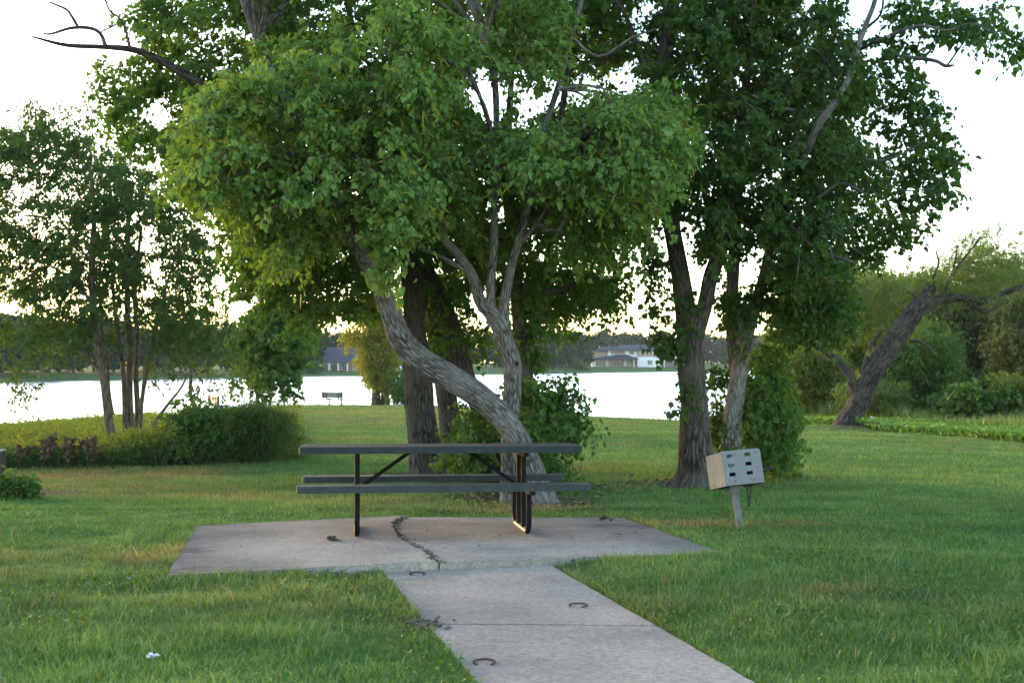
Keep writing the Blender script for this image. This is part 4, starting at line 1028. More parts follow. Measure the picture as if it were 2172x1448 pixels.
# ---- shrubs on the left bank
bush('shrub', 'large rounded green shrub at the lawn edge, left of the table', (560, 968), 22.6, [(500, 880), (540, 865), (590, 875), (620, 900), (625, 945), (600, 960), (490, 960), (480, 915)], 95, 21.8, 24.2, .24, 22, .085, 'willow', M['shrub'], leaf_n=10, sprig=[(635, 920), (645, 930), (630, 890), (560, 855), (520, 862)], cat='shrub')
bush('shrub', 'broad-leaved green shrub left of the rounded shrub under the multi-stemmed tree', (430, 970), 22.4, [(385, 890), (420, 870), (480, 880), (490, 920), (470, 965), (390, 965), (370, 930)], 60, 21.8, 24, .22, 20, .085, 'heart', M['shrub'], sprig=[(400, 860), (440, 860), (470, 865), (370, 900)], cat='shrub')
bush('shrub', 'yellowish sprawling shrub at the foot of the thin diagonal stem', (330, 975), 22, [(260, 945), (330, 925), (380, 935), (400, 970), (260, 975)], 34, 21.3, 23, .24, 24, .085, 'ash', M['weed'], cat='shrub')
bush('weed_clump', 'low dark weed clump by the post at the left picture edge', (30, 1042), 14.9, [(-10, 1030), (20, 1020), (50, 1030), (70, 1042), (-10, 1042)], 16, 14.6, 15.2, .10, 20, .05, 'round', M['shrub'], cat='weeds', ln=(.06, .14))
print('leaves', cnt)

# ------------------------------------------------------------------ marsh plants (nobody could count these)
def plants(name, label, x, y, h, per, size, shape, mat, cat, z=None):
    z = gz(x, y) if z is None else z
    n = len(x); c = np.stack([x, y, z], -1)
    d = unit(rng.normal(size=(n, 3)) * .25 + np.array([0, 0, 1.0]))
    mb = MB(); sprays(mb, c, d, h, per, size, shape, .05, None, .06, .1)
    return tag(mb.build(name, [mat, M['twig']]), label, cat, kind='stuff')
N = 5200
r_ = rng.uniform(-150, 640, N); fr = rng.random(N)
y0 = np.interp(r_, LL_PX, LL_Y) + .35; y1 = np.interp(r_, SH_PX, SH_Y) + 1
yy = y0 + (y1 - y0) * fr ** 1.6; xx = px2r(r_) * yy
plants('marsh_weeds', 'yellow-green weeds covering the left lake bank', xx, yy, rng.uniform(.14, .42, N) * (.5 + 1.1 * noise2(xx, yy, .9, 62)), 13, .09, 'ash', M['weed'], 'weeds')
N = 900
r_ = rng.uniform(-100, 480, N); yy = np.interp(r_, LL_PX, LL_Y) + rng.uniform(.1, .7, N); xx = px2r(r_) * yy
plants('marsh_weeds', 'dark green low weeds fringing the mown lawn on the left', xx, yy, rng.uniform(.12, .34, N) * (.35 + 1.5 * noise2(xx, yy, 1.1, 61)), 12, .07, 'ash', M['ash'], 'weeds')
# dry seed stalks standing among them
for i, (pa, pb) in enumerate(((42, 960), (60, 968), (78, 962), (92, 945), (108, 940), (113, 936), (140, 940), (152, 945), (172, 950), (185, 948), (200, 942))):
    Yd = 20.5 + .25 * (i % 3); b0 = P(pa, pb, Yd); zb = float(gz(b0[0], b0[1])); top = b0[2]
    T = empty('dry_weed', (b0[0], b0[1], zb), 'brown dried weed stalk standing upright at the edge of the left lawn', 'weed', 'dried weed stalks on the left')
    mb = MB(); hh = max(.35, top - zb + .12)
    tube(mb, crom(np.array([[0, 0, 0], [.02, .01, hh * .5], [rng.normal() * .03, 0, hh]]), 3), .009, 5, 1, cap=False)
    n = 60; t_ = .3 + .7 * rng.random(n)
    leaves(mb, np.stack([rng.normal(size=n) * .03, rng.normal(size=n) * .03, t_ * hh], -1), rand_dirs(n) + [0, 0, .6], rand_dirs(n), rng.uniform(.04, .08, n), 'round', rng.random(n) * .5, 0)
    o = mb.build('seed_stalk', [M['debris'], M['twig']], T)
# water hyacinth
def hyacinth(name, label, xx, yy):
    n = len(xx); z = np.maximum(gz(xx, yy), -2.0) + rng.uniform(.02, .20, n)
    p = np.stack([xx, yy, z], -1)
    mb = MB(); ax = unit(rand_dirs(n) * .7 + np.array([0, -.1, .75])); nr = rand_dirs(n) * .5 + np.array([0, -.5, .6])
    leaves(mb, p, ax, nr, rng.uniform(.07, .13, n), 'round', np.clip(noise2(xx, yy, .6, 4) * .6 + rng.random(n) * .5, 0, 1), 0)
    m = max(8, n // 4000); k = rng.integers(0, n, m)
    for j in range(7):
        leaves(mb, p[k] + np.array([0, 0, .12]) + rng.normal(size=(m, 3)) * .025, rand_dirs(m) + [0, 0, .4], rand_dirs(m), np.full(m, .075), 'round', rng.random(m), 1)
    return tag(mb.build(name, [M['hyacinth'], M['petal']]), label, 'water plants', kind='stuff')
N = 60000
r_ = rng.uniform(1600, 2500, N); y0 = np.interp(r_, LE_PX, LE_Y); yy = y0 + rng.random(N) ** 1.2 * 17; xx = px2r(r_) * yy
hyacinth('water_hyacinth', 'bright green water hyacinth with pale flowers covering the cove on the right', xx, yy)
N = 4200
r_ = rng.uniform(-200, 330, N); yy = np.interp(r_, SH_PX, SH_Y) + rng.uniform(-2.5, 2.0, N); xx = px2r(r_) * yy
hyacinth('water_hyacinth', 'green water hyacinth along the left shore below the weeds', xx, yy)
N = 14000
r_ = rng.uniform(1640, 2400, N); y0 = np.interp(r_, LE_PX, LE_Y); yy = y0 + rng.uniform(8, 18, N); xx = px2r(r_) * yy
grass_field('reeds', 'tall pale green reeds behind the water hyacinth', xx, yy, rng.uniform(.3, .95, N) * (.4 + noise2(xx, yy, .35, 5)), np.full(N, .03), rng.uniform(.15, .7, N), varyb=.4 + .6 * rng.random(N), dryb=rng.random(N) * .35, cat='reeds')

x, y = scatter(4.2, 9.5, lambda Y: 900 + 0 * Y, lambda Y: .47 * Y + .5)
pe = np.minimum(np.abs(x - np.interp(y, [5.5, 8.8], [-.18, -1.0])), np.abs(x - np.interp(y, [5.5, 8.8], [1.13, .23])))
k = lawn_ok(x, y) & ((noise2(x, y, 1.7, 51) > .66) | ((pe < .35) & (noise2(x, y, 2.2, 52) > .45))); x, y = x[k], y[k]; n = len(x)
mb = MB(); p = np.stack([x, y, gz(x, y) + rng.uniform(.012, .05, n)], -1)
leaves(mb, p, rand_dirs(n) + [0, 0, .25], rand_dirs(n) * .5 + [0, 0, 1.0], rng.uniform(.012, .024, n), 'round', rng.random(n), 0)
tag(mb.build('clover', M['shrub']), 'small round-leaved clover and creeping weeds in the lawn beside the path', 'ground cover', kind='stuff')

# ------------------------------------------------------------------ picnic table
mid = np.array([-.645, 10.76]); yaw = R(7.6); pitch = math.atan(-.030)
TB = empty('picnic_table', (mid[0], mid[1], float(zslab(0, mid[1])) + .008), 'slate-green coated picnic table with black tube legs on the cracked concrete slab', 'picnic table')
TB.rotation_euler = (Matrix.Rotation(pitch, 4, 'X') @ Matrix.Rotation(yaw, 4, 'Z')).to_euler()
def rrect(hx, hy, r, n=5):
    pts = []
    for cx, cy, a0 in ((hx - r, hy - r, 0), (-hx + r, hy - r, 90), (-hx + r, -hy + r, 180), (hx - r, -hy + r, 270)):
        for i in range(n + 1):
            a = R(a0 + 90 * i / n); pts.append((cx + r * math.cos(a), cy + r * math.sin(a)))
    return pts
def plank(name, hx, hy, cy, zt, th, mat):
    bm = bmesh.new(); prism(bm, [(x_, y_ + cy) for x_, y_ in rrect(hx, hy, .045)], zt - th, zt)
    return bm_obj(name, bm, mat, TB, bevel=.010, seg=3)
plank('tabletop', 1.232, .375, 0, .765, .058, M['coat'])
plank('seat', 1.235, .127, -.625, .458, .056, M['coat_seat'])
plank('seat', 1.235, .127, .625, .458, .056, M['coat_seat'])
def pipe(mb, pts, r, per=4, seg=10, m=0):
    p = crom(np.array(pts, float), per) if per > 1 else np.array(pts, float)
    tube(mb, p, r, seg, m)
LX = .735; pr = .0235
for sx_ in (-LX, LX):
    f = empty('leg_frame', (sx_, 0, 0)); f.parent = TB
    e = .475
    arc = lambda s_: [(0, s_ * (e - .12 + .12 * math.sin(a)), .024 + .12 - .12 * math.cos(a)) for a in np.linspace(0, math.pi / 2, 7)]
    loop = [(0, -e + .01, .355), (0, -e, .30), *arc(-1)[::-1]]
    for s2 in (1, -1):
        mb = MB(); pipe(mb, [(0, s2 * y_, z_) for _, y_, z_ in loop], pr, 1); mb.build('upright', M['blackpaint'], f, smooth=True)
    mb = MB(); pipe(mb, [(0, -e + .10, .0245), (0, e - .10, .0245)], pr + .0005, 1); mb.build('foot_bar', M['tan_metal'], f, smooth=True)
    for y_ in (-.155, .155):
        mb = MB(); pipe(mb, [(0, y_, .045), (0, y_, .60), (0, y_, .665)], pr, 1)
        tube(mb, np.array([(0, y_, .66), (0, y_, .69), (0, y_, .708)]), np.array([pr, pr * .75, pr * .5]), 10)
        mb.build('post', M['blackpaint'], f, smooth=True)
    bm = bmesh.new(); bbox(bm, -.02, .02, -.72, .72, .366, .402); bm_obj('seat_support', bm, M['blackpaint'], f, bevel=.004)
    bm = bmesh.new(); bbox(bm, -.02, .02, -.34, .34, .672, .7065); bm_obj('top_support', bm, M['blackpaint'], f, bevel=.004)
    mb = MB(); s_ = -1 if sx_ > 0 else 1
    pipe(mb, [(s_ * .02, 0, .39), (s_ * .46, 0, .70)], .017, 1, 8)
    mb.build('brace', M['blackpaint'], f, smooth=True)

# ------------------------------------------------------------------ charcoal grill
gb = G(1571, 1123); gb = np.array(gb)
GR = empty('barbecue_grill', gb - np.array([0, 0, .03]), 'galvanised park barbecue grill leaning on its steel post beside the slab', 'grill')
Mg = Matrix.Rotation(R(-6.5), 4, 'Y') @ Matrix.Rotation(R(-9.5), 4, 'X') @ Matrix.Rotation(R(13), 4, 'Z')
GR.rotation_euler = Mg.to_euler()
zb, hb, wb, db = .43, .315, .375, .40
ox = .045                      # box offset over the post
bm = bmesh.new(); bbox(bm, -.026, .026, -.026, .026, -.25, zb - .05); bm_obj('post', bm, M['galv_post'], GR, bevel=.004)
bm = bmesh.new(); 
for i_, (w_, z_) in enumerate(((.035, zb - .075), (.06, zb - .025), (.075, zb - .004))): pass
prism(bm, [(-.036, -.036), (.036, -.036), (.036, .036), (-.036, .036)], zb - .075, zb - .004)
for v in bm.verts:
    if v.co.z > zb - .03: v.co.x *= 1.9; v.co.y *= 1.9
bm_obj('collar', bm, M['galv_post'], GR, bevel=.004)
x0, x1 = ox - wb / 2, ox + wb / 2; y0, y1 = -.17, db - .17
def plate_holes(zlo, zhi):
    """near wall: a plate with six slots, as cells between the cut lines"""
    mb = MB()
    cx = [x0 + .045, x0 + .105, x0 + .215, x0 + .275]; cz = [zb + .083, zb + .115, zb + .166, zb + .198, zb + .251, zb + .283]
    xs = [x0, *cx, x1]; zs_ = [zlo, *cz, zhi]
    for i in range(5):
        for j in range(7):
            if i in (1, 3) and j in (1, 3, 5): continue
            a, b_, c_, d_ = xs[i], xs[i + 1], zs_[j], zs_[j + 1]
            for y_ in (y0, y0 + .004):
                if i == 4 and j == 6:
                    r = .028
                    pts = [(a, c_), (b_, c_)] + [(b_ - r + r * math.cos(t), d_ - r + r * math.sin(t)) for t in np.linspace(0, math.pi / 2, 6)] + [(a, d_)]
                    v = [(p[0], y_, p[1]) for p in pts]; mb.add(v, None, [(0, k, k + 1) for k in range(1, len(v) - 1)])
                else:
                    mb.add([(a, y_, c_), (b_, y_, c_), (b_, y_, d_), (a, y_, d_)], [(0, 1, 2, 3)])
    for i in (1, 3):
        for j in (1, 3, 5):
            a, b_, c_, d_ = xs[i], xs[i + 1], zs_[j], zs_[j + 1]
            ring = [(a, c_), (b_, c_), (b_, d_), (a, d_)]
            for k in range(4):
                p, q_ = ring[k], ring[(k + 1) % 4]
                mb.add([(p[0], y0, p[1]), (q_[0], y0, q_[1]), (q_[0], y0 + .004, q_[1]), (p[0], y0 + .004, p[1])], [(0, 1, 2, 3)])
    # outer rim
    ring = [(x0, zlo), (x1, zlo), (x1, zhi - .028), (x1 - .028, zhi), (x0, zhi)]
    for k in range(5):
        p, q_ = ring[k], ring[(k + 1) % 5]
        mb.add([(p[0], y0, p[1]), (q_[0], y0, q_[1]), (q_[0], y0 + .004, q_[1]), (p[0], y0 + .004, p[1])], [(0, 1, 2, 3)])
    return mb
plate_holes(zb, zb + hb).build('slotted_wall', M['galv'], GR)
bm = bmesh.new(); bbox(bm, x0 - .0025, x0 + .0015, y0 + .002, y1, zb - .002, zb + hb - .004); bm_obj('side_wall', bm, M['galv'], GR, bevel=.0012, seg=1)
bm = bmesh.new(); bbox(bm, x1 - .0015, x1 + .0025, y0 + .006, y1, zb - .002, zb + hb - .03); bm_obj('side_wall', bm, M['galv'], GR, bevel=.0012, seg=1)
bm = bmesh.new(); bbox(bm, x0, x1, y0 + .006, y1, zb - .004, zb); bm_obj('floor_plate', bm, M['soot_shade'], GR)
bm = bmesh.new(); bbox(bm, x0 + .003, x0 + .006, y0 + .012, y1 - .002, zb + .001, zb + hb - .01); bbox(bm, x1 - .006, x1 - .003, y0 + .012, y1 - .002, zb + .001, zb + hb - .035); bbox(bm, x0 + .006, x1 - .006, y1 - .006, y1 - .003, zb + .001, zb + .15)
bm_obj('dark_lining', bm, M['soot_shade'], GR)  # added dark sheets: sooty walls, and shade painted behind the slots
mb = MB()
for k in range(17):
    xx_ = x0 + .02 + k * (wb - .04) / 16
    pipe(mb, [(xx_, y0 + .03, zb + .235), (xx_, y1 - .02, zb + .235)], .008, 1, 6)
pipe(mb, [(x0 + .015, y0 + .04, zb + .228), (x1 - .015, y0 + .04, zb + .228)], .007, 1, 6)
pipe(mb, [(x0 + .015, y1 - .04, zb + .228), (x1 - .015, y1 - .04, zb + .228)], .007, 1, 6)
mb.build('grate', M['soot_shade'], GR, smooth=True)
mb = MB()
pipe(mb, [(x1 - .01, y0 + .11, zb + .12), (x1 + .05, y0 + .11, zb + .12)], .006, 1, 8)
hel = [(x1 + .02 + .125 * t, y0 + .11 + .013 * math.cos(t * 75), zb + .12 + .013 * math.sin(t * 75)) for t in np.linspace(0, 1, 90)]
pipe(mb, hel, .006, 1, 5)
mb.build('handle', M['rust'], GR, smooth=True)
for (dx, dz_) in ((.125, zb + .277), (.325, zb + .277), (.095, zb + .035), (.28, zb + .035)):
    mb = MB(); tube(mb, np.array([(x0 + dx, y0 - .003, dz_), (x0 + dx, y0 - .0005, dz_)]), .006, 8); mb.build('bolt', M['rust'], GR)
for (dy, dz_) in ((.08, zb + .02), (.28, zb + .02)):
    mb = MB(); tube(mb, np.array([(x0 - .006, y0 + dy, dz_), (x0 - .002, y0 + dy, dz_)]), .006, 8); mb.build('bolt', M['rust'], GR)
mb = MB()
def link_ring(c, r, th, ax):
    ts = np.linspace(0, 2 * np.pi, 13)
    pts = np.stack([c[0] + (np.cos(ts) * r * .6 if ax == 0 else 0 * ts), c[1] + (np.cos(ts) * r * .6 if ax else 0 * ts), c[2] + np.sin(ts) * r * 1.2], -1)
    tube(mb, pts, th, 5, cap=False)
for k in range(7):
    f_ = k / 6
    link_ring((-.015 * (1 - f_), 0, -.028 * k), .016, .0035, k % 2); link_ring((.022 * (1 - f_) + .004, .004, -.028 * k), .016, .0035, (k + 1) % 2)
ch = mb.build('chain', M['rust'], GR, smooth=True)
ch.location = (x0 + .235, y0 + .05, zb - .02); ch.rotation_euler = Mg.to_3x3().inverted().to_euler()

# ------------------------------------------------------------------ benches on the bank
def make_bench():
    b = empty('park_bench', (0, 0, 0))
    def panel(nm, hx, z0, z1, y0_, y1_, n, tilt):
        bm = bmesh.new()
        for k in range(n):
            t0 = k / n; t1 = (k + .93) / n
            za, zb_ = z0 + (z1 - z0) * t0, z0 + (z1 - z0) * t1; ya, yb = y0_ + (y1_ - y0_) * t0, y0_ + (y1_ - y0_) * t1
            if abs(z1 - z0) > abs(y1_ - y0_): bbox(bm, -hx, hx, min(ya, yb) - .012, max(ya, yb) + .012, za, zb_)
            else: bbox(bm, -hx, hx, ya, yb, za - .012, za + .012)
        for s_ in (-1, 1):
            bbox(bm, s_ * hx - .12 * (s_ > 0), s_ * hx + .12 * (s_ < 0), min(y0_, y1_) - .016, max(y0_, y1_) + .016, min(z0, z1) - .02, max(z0, z1) + .02)
        return bm_obj(nm, bm, M['green_paint'], b)
    panel('backrest', .9, .52, .88, -.06, -.14, 5, 0)
    panel('seat', .9, .45, .451, .0, .42, 5, 0)
    for s_ in (-.55, .55):
        mb = MB(); pipe(mb, [(s_, -.15, .86), (s_, -.10, .56), (s_, -.03, .43), (s_, .12, .415), (s_, .42, .43)], .04, 5, 8)
        mb.build('bracket', M['green_paint'], b, smooth=True)
        mb = MB(); pipe(mb, [(s_, .16, .42), (s_, .16, -.1)], .05, 1, 10); mb.build('leg', M['green_paint'], b, smooth=True)
    return b
def copy_tree(o, parent=None):
    c = o.copy(); col.objects.link(c); c.parent = parent
    for ch_ in list(o.children): copy_tree(ch_, c)
    return c
b1 = make_bench(); g_ = G(707, 859, it=80)
b1.location = P(707, 858.5, 76); b1.location.z = float(gz(b1.location.x, 76)) ; b1.rotation_euler = (0, 0, R(-38))
tag(b1, 'green park bench facing the lake on the open lawn, left of the willow', 'bench', 'park benches on the bank')
b2 = copy_tree(b1); b2.location = P(457, 858, 56); b2.location.z = float(gz(b2.location.x, 56)); b2.rotation_euler = (0, 0, R(-62))
tag(b2, 'green park bench mostly hidden by the shrubs, only its back showing over them', 'bench', 'park benches on the bank')

# left edge post
pb = G(-10, 1042)
PO = empty('timber_post', (pb[0] - .0, pb[1], pb[2]), 'dark square timber post cut by the left picture edge', 'post')
PO.rotation_euler = (0, 0, R(6))
bm = bmesh.new(); bbox(bm, -.1, .1, -.1, .1, -.2, .52); bm_obj('shaft', bm, M['timber'], PO, bevel=.008)
bm = bmesh.new(); bbox(bm, -.108, .108, -.108, .108, .52, .545); bm_obj('cap', bm, M['galv'], PO, bevel=.004)

# ------------------------------------------------------------------ small things on the concrete
for (pa, pb_, rot, lab) in ((885, 1217, 10, 'dark rusty horseshoe on the path closest to the slab'), (1226, 1284, -20, 'dark rusty horseshoe near the right edge of the path'), (1027, 1405, 0, 'dark rusty horseshoe on the path nearest the camera')):
    g_ = G(pa, pb_, zpath)
    mb = MB(); ts = np.linspace(R(-52), R(232), 22)
    r_ = np.stack([.058 * np.cos(ts), .066 * np.sin(ts), 0 * ts], -1)
    for sgn in (0,):
        inner = r_ * .86; outer = r_ * 1.0
        n = len(ts); v = np.vstack([inner + [0, 0, .0], outer + [0, 0, 0], inner + [0, 0, .006], outer + [0, 0, .006]])
        q_ = []
        for i in range(n - 1):
            q_ += [(2 * n + i, 3 * n + i, 3 * n + i + 1, 2 * n + i + 1), (n + i, n + i + 1, 3 * n + i + 1, 3 * n + i), (i, 2 * n + i, 2 * n + i + 1, i + 1)]
        q_ += [(0, n, 3 * n, 2 * n), (n - 1, 3 * n - 1, 4 * n - 1, 2 * n - 1)]
        mb.add(v, q_)
    o = mb.build('horseshoe', M['rust']); o.location = (g_[0], g_[1], g_[2] + .002); o.rotation_euler = (0, 0, R(rot))
    tag(o, lab, 'horseshoe', 'horseshoes on the path')

def chunk_stuff(name, label, pts, sizes, mat, cat, kind='stuff', flat=.5):
    """irregular crumbs: squashed tetra/octahedra"""
    mb = MB(); n = len(pts)
    O = np.array([(1, 0, 0), (-1, 0, 0), (0, 1, 0), (0, -1, 0), (0, 0, 1), (0, 0, -1)], float)
    v = O[None] * sizes[:, None, None] * (.5 + rng.random((n, 6, 1))) + rng.normal(size=(n, 6, 3)) * sizes[:, None, None] * .25
    v[..., 2] *= flat
    v += pts[:, None, :]
    Tt = np.array([(0, 2, 4), (2, 1, 4), (1, 3, 4), (3, 0, 4), (2, 0, 5), (1, 2, 5), (3, 1, 5), (0, 3, 5)])
    i = (np.arange(n) * 6)[:, None, None] + Tt[None]
    mb.add(v.reshape(-1, 3), None, i.reshape(-1, 3), 0, None, np.repeat(rng.random(n), 6))
    return tag(mb.build(name, mat), label, cat, kind=kind)
cr = crom(CRACK, 10); k = rng.integers(3, len(cr) - 1, 900)
pts = cr[k] + np.stack([rng.normal(size=900) * .024 * (.5 + noise2(k * .05, k * 0.0, 1, 3)), rng.normal(size=900) * .02, rng.uniform(-.010, .012, 900)], -1)
chunk_stuff('crack_litter', 'brown leaf and soil litter filling the crack across the slab', pts, rng.uniform(.004, .014, 900), M['debris'], 'litter')
lx, ly = [], []
for (cx, cy, r_) in TRUNKS[:8]:
    n = 260; a_ = rng.random(n) * 6.28; q_ = np.abs(rng.normal(size=n)) * r_ * .8 + .15
    lx.append(cx + np.cos(a_) * q_ * 1.3); ly.append(cy + np.sin(a_) * q_)
lx = np.concatenate(lx); ly = np.concatenate(ly); n = len(lx)
mb = MB(); leaves(mb, np.stack([lx, ly, gz(lx, ly) + rng.uniform(.005, .03, n)], -1), rand_dirs(n) * [1, 1, .2], rand_dirs(n) * .4 + [0, 0, 1.0], rng.uniform(.04, .075, n), 'heart', rng.random(n), 0)
tag(mb.build('leaf_litter', M['debris']), 'brown fallen leaves on the bare soil round the tree bases', 'leaf litter', kind='stuff')
g_ = G(905, 1327, zpath)
pts = g_ + np.stack([rng.normal(size=260) * .055 - .02, rng.normal(size=260) * .06, np.abs(rng.normal(size=260)) * .012], -1)
chunk_stuff('soil_crumbs', 'crumbled dark soil spilling over the left edge of the path', pts, rng.uniform(.004, .016, 260), M['dirt'], 'soil', flat=.7)
pp = [G(a, b_, zslab) for a, b_ in zip(rng.uniform(440, 1450, 90), rng.uniform(1102, 1180, 90))]
pp = np.array([p for p in pp if mask_poly([s_[:2] for s_ in slab_plan], np.array([p[0]]), np.array([p[1]]))[0]]); pp[:, 2] += .012
chunk_stuff('slab_litter', 'scattered dark seeds and leaf scraps on the slab', pp, rng.uniform(.004, .010, len(pp)), M['debris'], 'litter')
for (pa, pb_, ln_, lab) in ((1288, 1104, .16, 'dark broken twig clump on the slab at its right rear corner'), (1308, 1137, .09, 'small dark twig lying on the right half of the slab'), (712, 1149, .11, 'small dark twig on the slab left of the table leg'), (1290, 1117, .07, 'thin straw lying in front of the broken twig clump')):
    g_ = G(pa, pb_, zslab); mb = MB()
    for j in range(3 if ln_ > .1 else 1):
        a_ = rng.normal() * .3; L_ = ln_ * (1 - .2 * j)
        p = np.array([[-L_ / 2, rng.normal() * .01, .016], [0, rng.normal() * .012, .024], [L_ / 2, rng.normal() * .01, .018]])
        p[:, 1] += p[:, 0] * a_
        tube(mb, crom(p, 3), .004, 5)
    if ln_ > .1:
        n = 14; leaves(mb, rng.normal(size=(n, 3)) * [.022, .015, .005] + [-.03, 0, .022], rand_dirs(n) + [0, 0, .3], rand_dirs(n), rng.uniform(.02, .045, n), 'round', rng.random(n) * .3)
    o = mb.build('twig', M['debris']); o.location = (g_[0], g_[1], g_[2]); tag(o, lab, 'twig', 'twigs on the slab')
for (pa, pb_, lab) in ((320, 1432, 'left of two small white flowers in the grass at the bottom left'), (333, 1430, 'right of two small white flowers in the grass at the bottom left'), (273, 1236, 'tiny white flower in the grass in front of the slab corner')):
    g_ = G(pa, pb_); mb = MB(); n = 7; s_ = .022 if pb_ > 1300 else .016
    leaves(mb, np.tile([0, 0, .085 if pb_ > 1300 else .03], (n, 1)) + rng.normal(size=(n, 3)) * .004, unit(np.stack([np.cos(np.arange(n) * .9), np.sin(np.arange(n) * .9), np.full(n, .5)], -1)), np.tile([0, 0, 1.0], (n, 1)), np.full(n, s_), 'round', np.full(n, .5), 0)
    tube(mb, np.array([[0, 0, 0], [.003, 0, .02], [0, 0, .085 if pb_ > 1300 else .03]]), .0015, 4, 1)
    o = mb.build('flower', [M['petal'], M['grass']]); o.location = g_; tag(o, lab, 'flower', 'white flowers in the lawn')

# ------------------------------------------------------------------ far shore: houses and wood
def house_frame(px0, py0, D):
    sc = D / F; base = P(px0, py0, D)
    return sc, base
DH = 455
sc, hb_ = house_frame(1258, 778, DH)
H = empty('white_house', hb_, 'large white and tan two-storey house with slate hip roofs across the lake', 'house')
def hx(px): return (px - 1258) * sc
def hz(py): return (778 - py) * sc
def hpart(nm, mat, boxes, parent=None, bev=0):
    bm = bmesh.new()
    for (xa, xb, ya, yb, d0, d1) in boxes: bbox(bm, hx(xa), hx(xb), d0, d1, hz(yb), hz(ya))
    return bm_obj(nm, bm, mat, parent or H)
hpart('wall', M['render_white'], [(1258, 1285, 761, 780, 0, 12)])['label'] = 'white ground-floor wall at the left'
hpart('wall', M['render_white'], [(1352, 1397, 757, 780, .5, 12)])['label'] = 'white ground-floor wall at the right'
hpart('wall', M['stone'], [(1285, 1352, 760, 780, 2.2, 12)])['label'] = 'beige recessed porch wall'
hpart('upper_wall', M['tan_board'], [(1261, 1290, 744, 759.5, 3, 12)])['label'] = 'tan boarded upper wall at the left'
hpart('upper_wall', M['tan_board'], [(1354.2, 1396, 742.5, 756.8, 1.0, 12)])['label'] = 'tan boarded upper wall at the right'
hpart('upper_wall', M['render_white'], [(1290.2, 1354, 742.2, 757, 2.0, 12)])['label'] = 'white upper wall'
def hip(nm, xa, xb, ra, rb, ye, yr, d0, d1):
    bm = bmesh.new(); dm = (d0 + d1) / 2
    lo = [bm.verts.new(p) for p in ((hx(xa), d0, hz(ye)), (hx(xb), d0, hz(ye)), (hx(xb), d1, hz(ye)), (hx(xa), d1, hz(ye)))]
    lo2 = [bm.verts.new((v.co.x, v.co.y, v.co.z - .25)) for v in lo]
    t0 = bm.verts.new((hx(ra), dm, hz(yr))); t1 = bm.verts.new((hx(rb), dm, hz(yr)))
    bm.faces.new((lo[0], lo[1], t1, t0)); bm.faces.new((lo[1], lo[2], t1)); bm.faces.new((lo[2], lo[3], t0, t1)); bm.faces.new((lo[3], lo[0], t0)); bm.faces.new(lo2[::-1])
    for i in range(4): bm.faces.new((lo2[i], lo2[(i + 1) % 4], lo[(i + 1) % 4], lo[i]))
    return bm_obj(nm, bm, M['slate_roof'], H)
hip('roof', 1260, 1330, 1283, 1330, 743.5, 734.5, 2.2, 13)['label'] = 'lower left wing of the hip roof'
hip('roof', 1289, 1398, 1326, 1375, 742, 730, .4, 13.5)['label'] = 'main slate hip roof'
hip('porch_roof', 1257, 1353, 1308, 1330, 760.5, 751.5, -2.8, 5)
for xc in (1287, 1325, 1344):
    c_ = hpart('column', M['stone'], [(xc - 1.6, xc + 1.6, 760.9, 779, -1.6, -.9)])
    hpart('pedestal', M['stone'], [(xc - 2.6, xc + 2.6, 773.5, 779.5, -1.95, -.6)], c_)
def win(xa, xb, ya, yb, d, n=2, fr='frame'):
    w_ = hpart('window', M[fr], [(xa - .6, xb + .6, ya - .6, ya, d - .12, d), (xa - .6, xb + .6, yb, yb + .6, d - .12, d)] + [(xa + (xb - xa) * k / n - .35, xa + (xb - xa) * k / n + .35, ya, yb, d - .12, d) for k in range(n + 1)])
    hpart('pane', M['glass'], [(xa, xb, ya, yb, d - .05, d - .02)], w_)
win(1264, 1283, 763.5, 775, 0, 3); win(1298, 1322, 763, 774.5, 2.2, 4); win(1331, 1341.5, 763, 771.5, 2.2, 2)
win(1297, 1326, 743.6, 750, 2.0, 4); win(1336, 1346, 743.5, 751, 2.0, 2); win(1370, 1377, 743.6, 752, 1.0, 1); win(1379, 1383, 743.6, 755, 1.0, 1, 'render_white'); win(1386.5, 1393, 743.6, 749, 1.0, 1); win(1373.5, 1384, 764, 772.8, .5, 2, 'render_white')
for (xc, ya, yb, d) in ((1274.5, 733, 741, 6), (1294, 734.5, 741, 7), (1286.5, 742, 754, 3.2)):
    hpart('vent_pipe', M['render_white'], [(xc - .55, xc + .55, ya, yb, d, d + .2)])
hpart('garage', M['render_white'], [(1397.1, 1402, 757, 780, 1.2, 11), (1409, 1411, 757, 780, 1.2, 11), (1402, 1440, 757, 761, 1.4, 11)])
hpart('garage_opening', M['glass'], [(1402, 1409, 761, 780, 1.6, 1.9), (1411, 1440, 763, 780, 1.6, 1.9)])  # dark panels paint the shade inside the garage openings
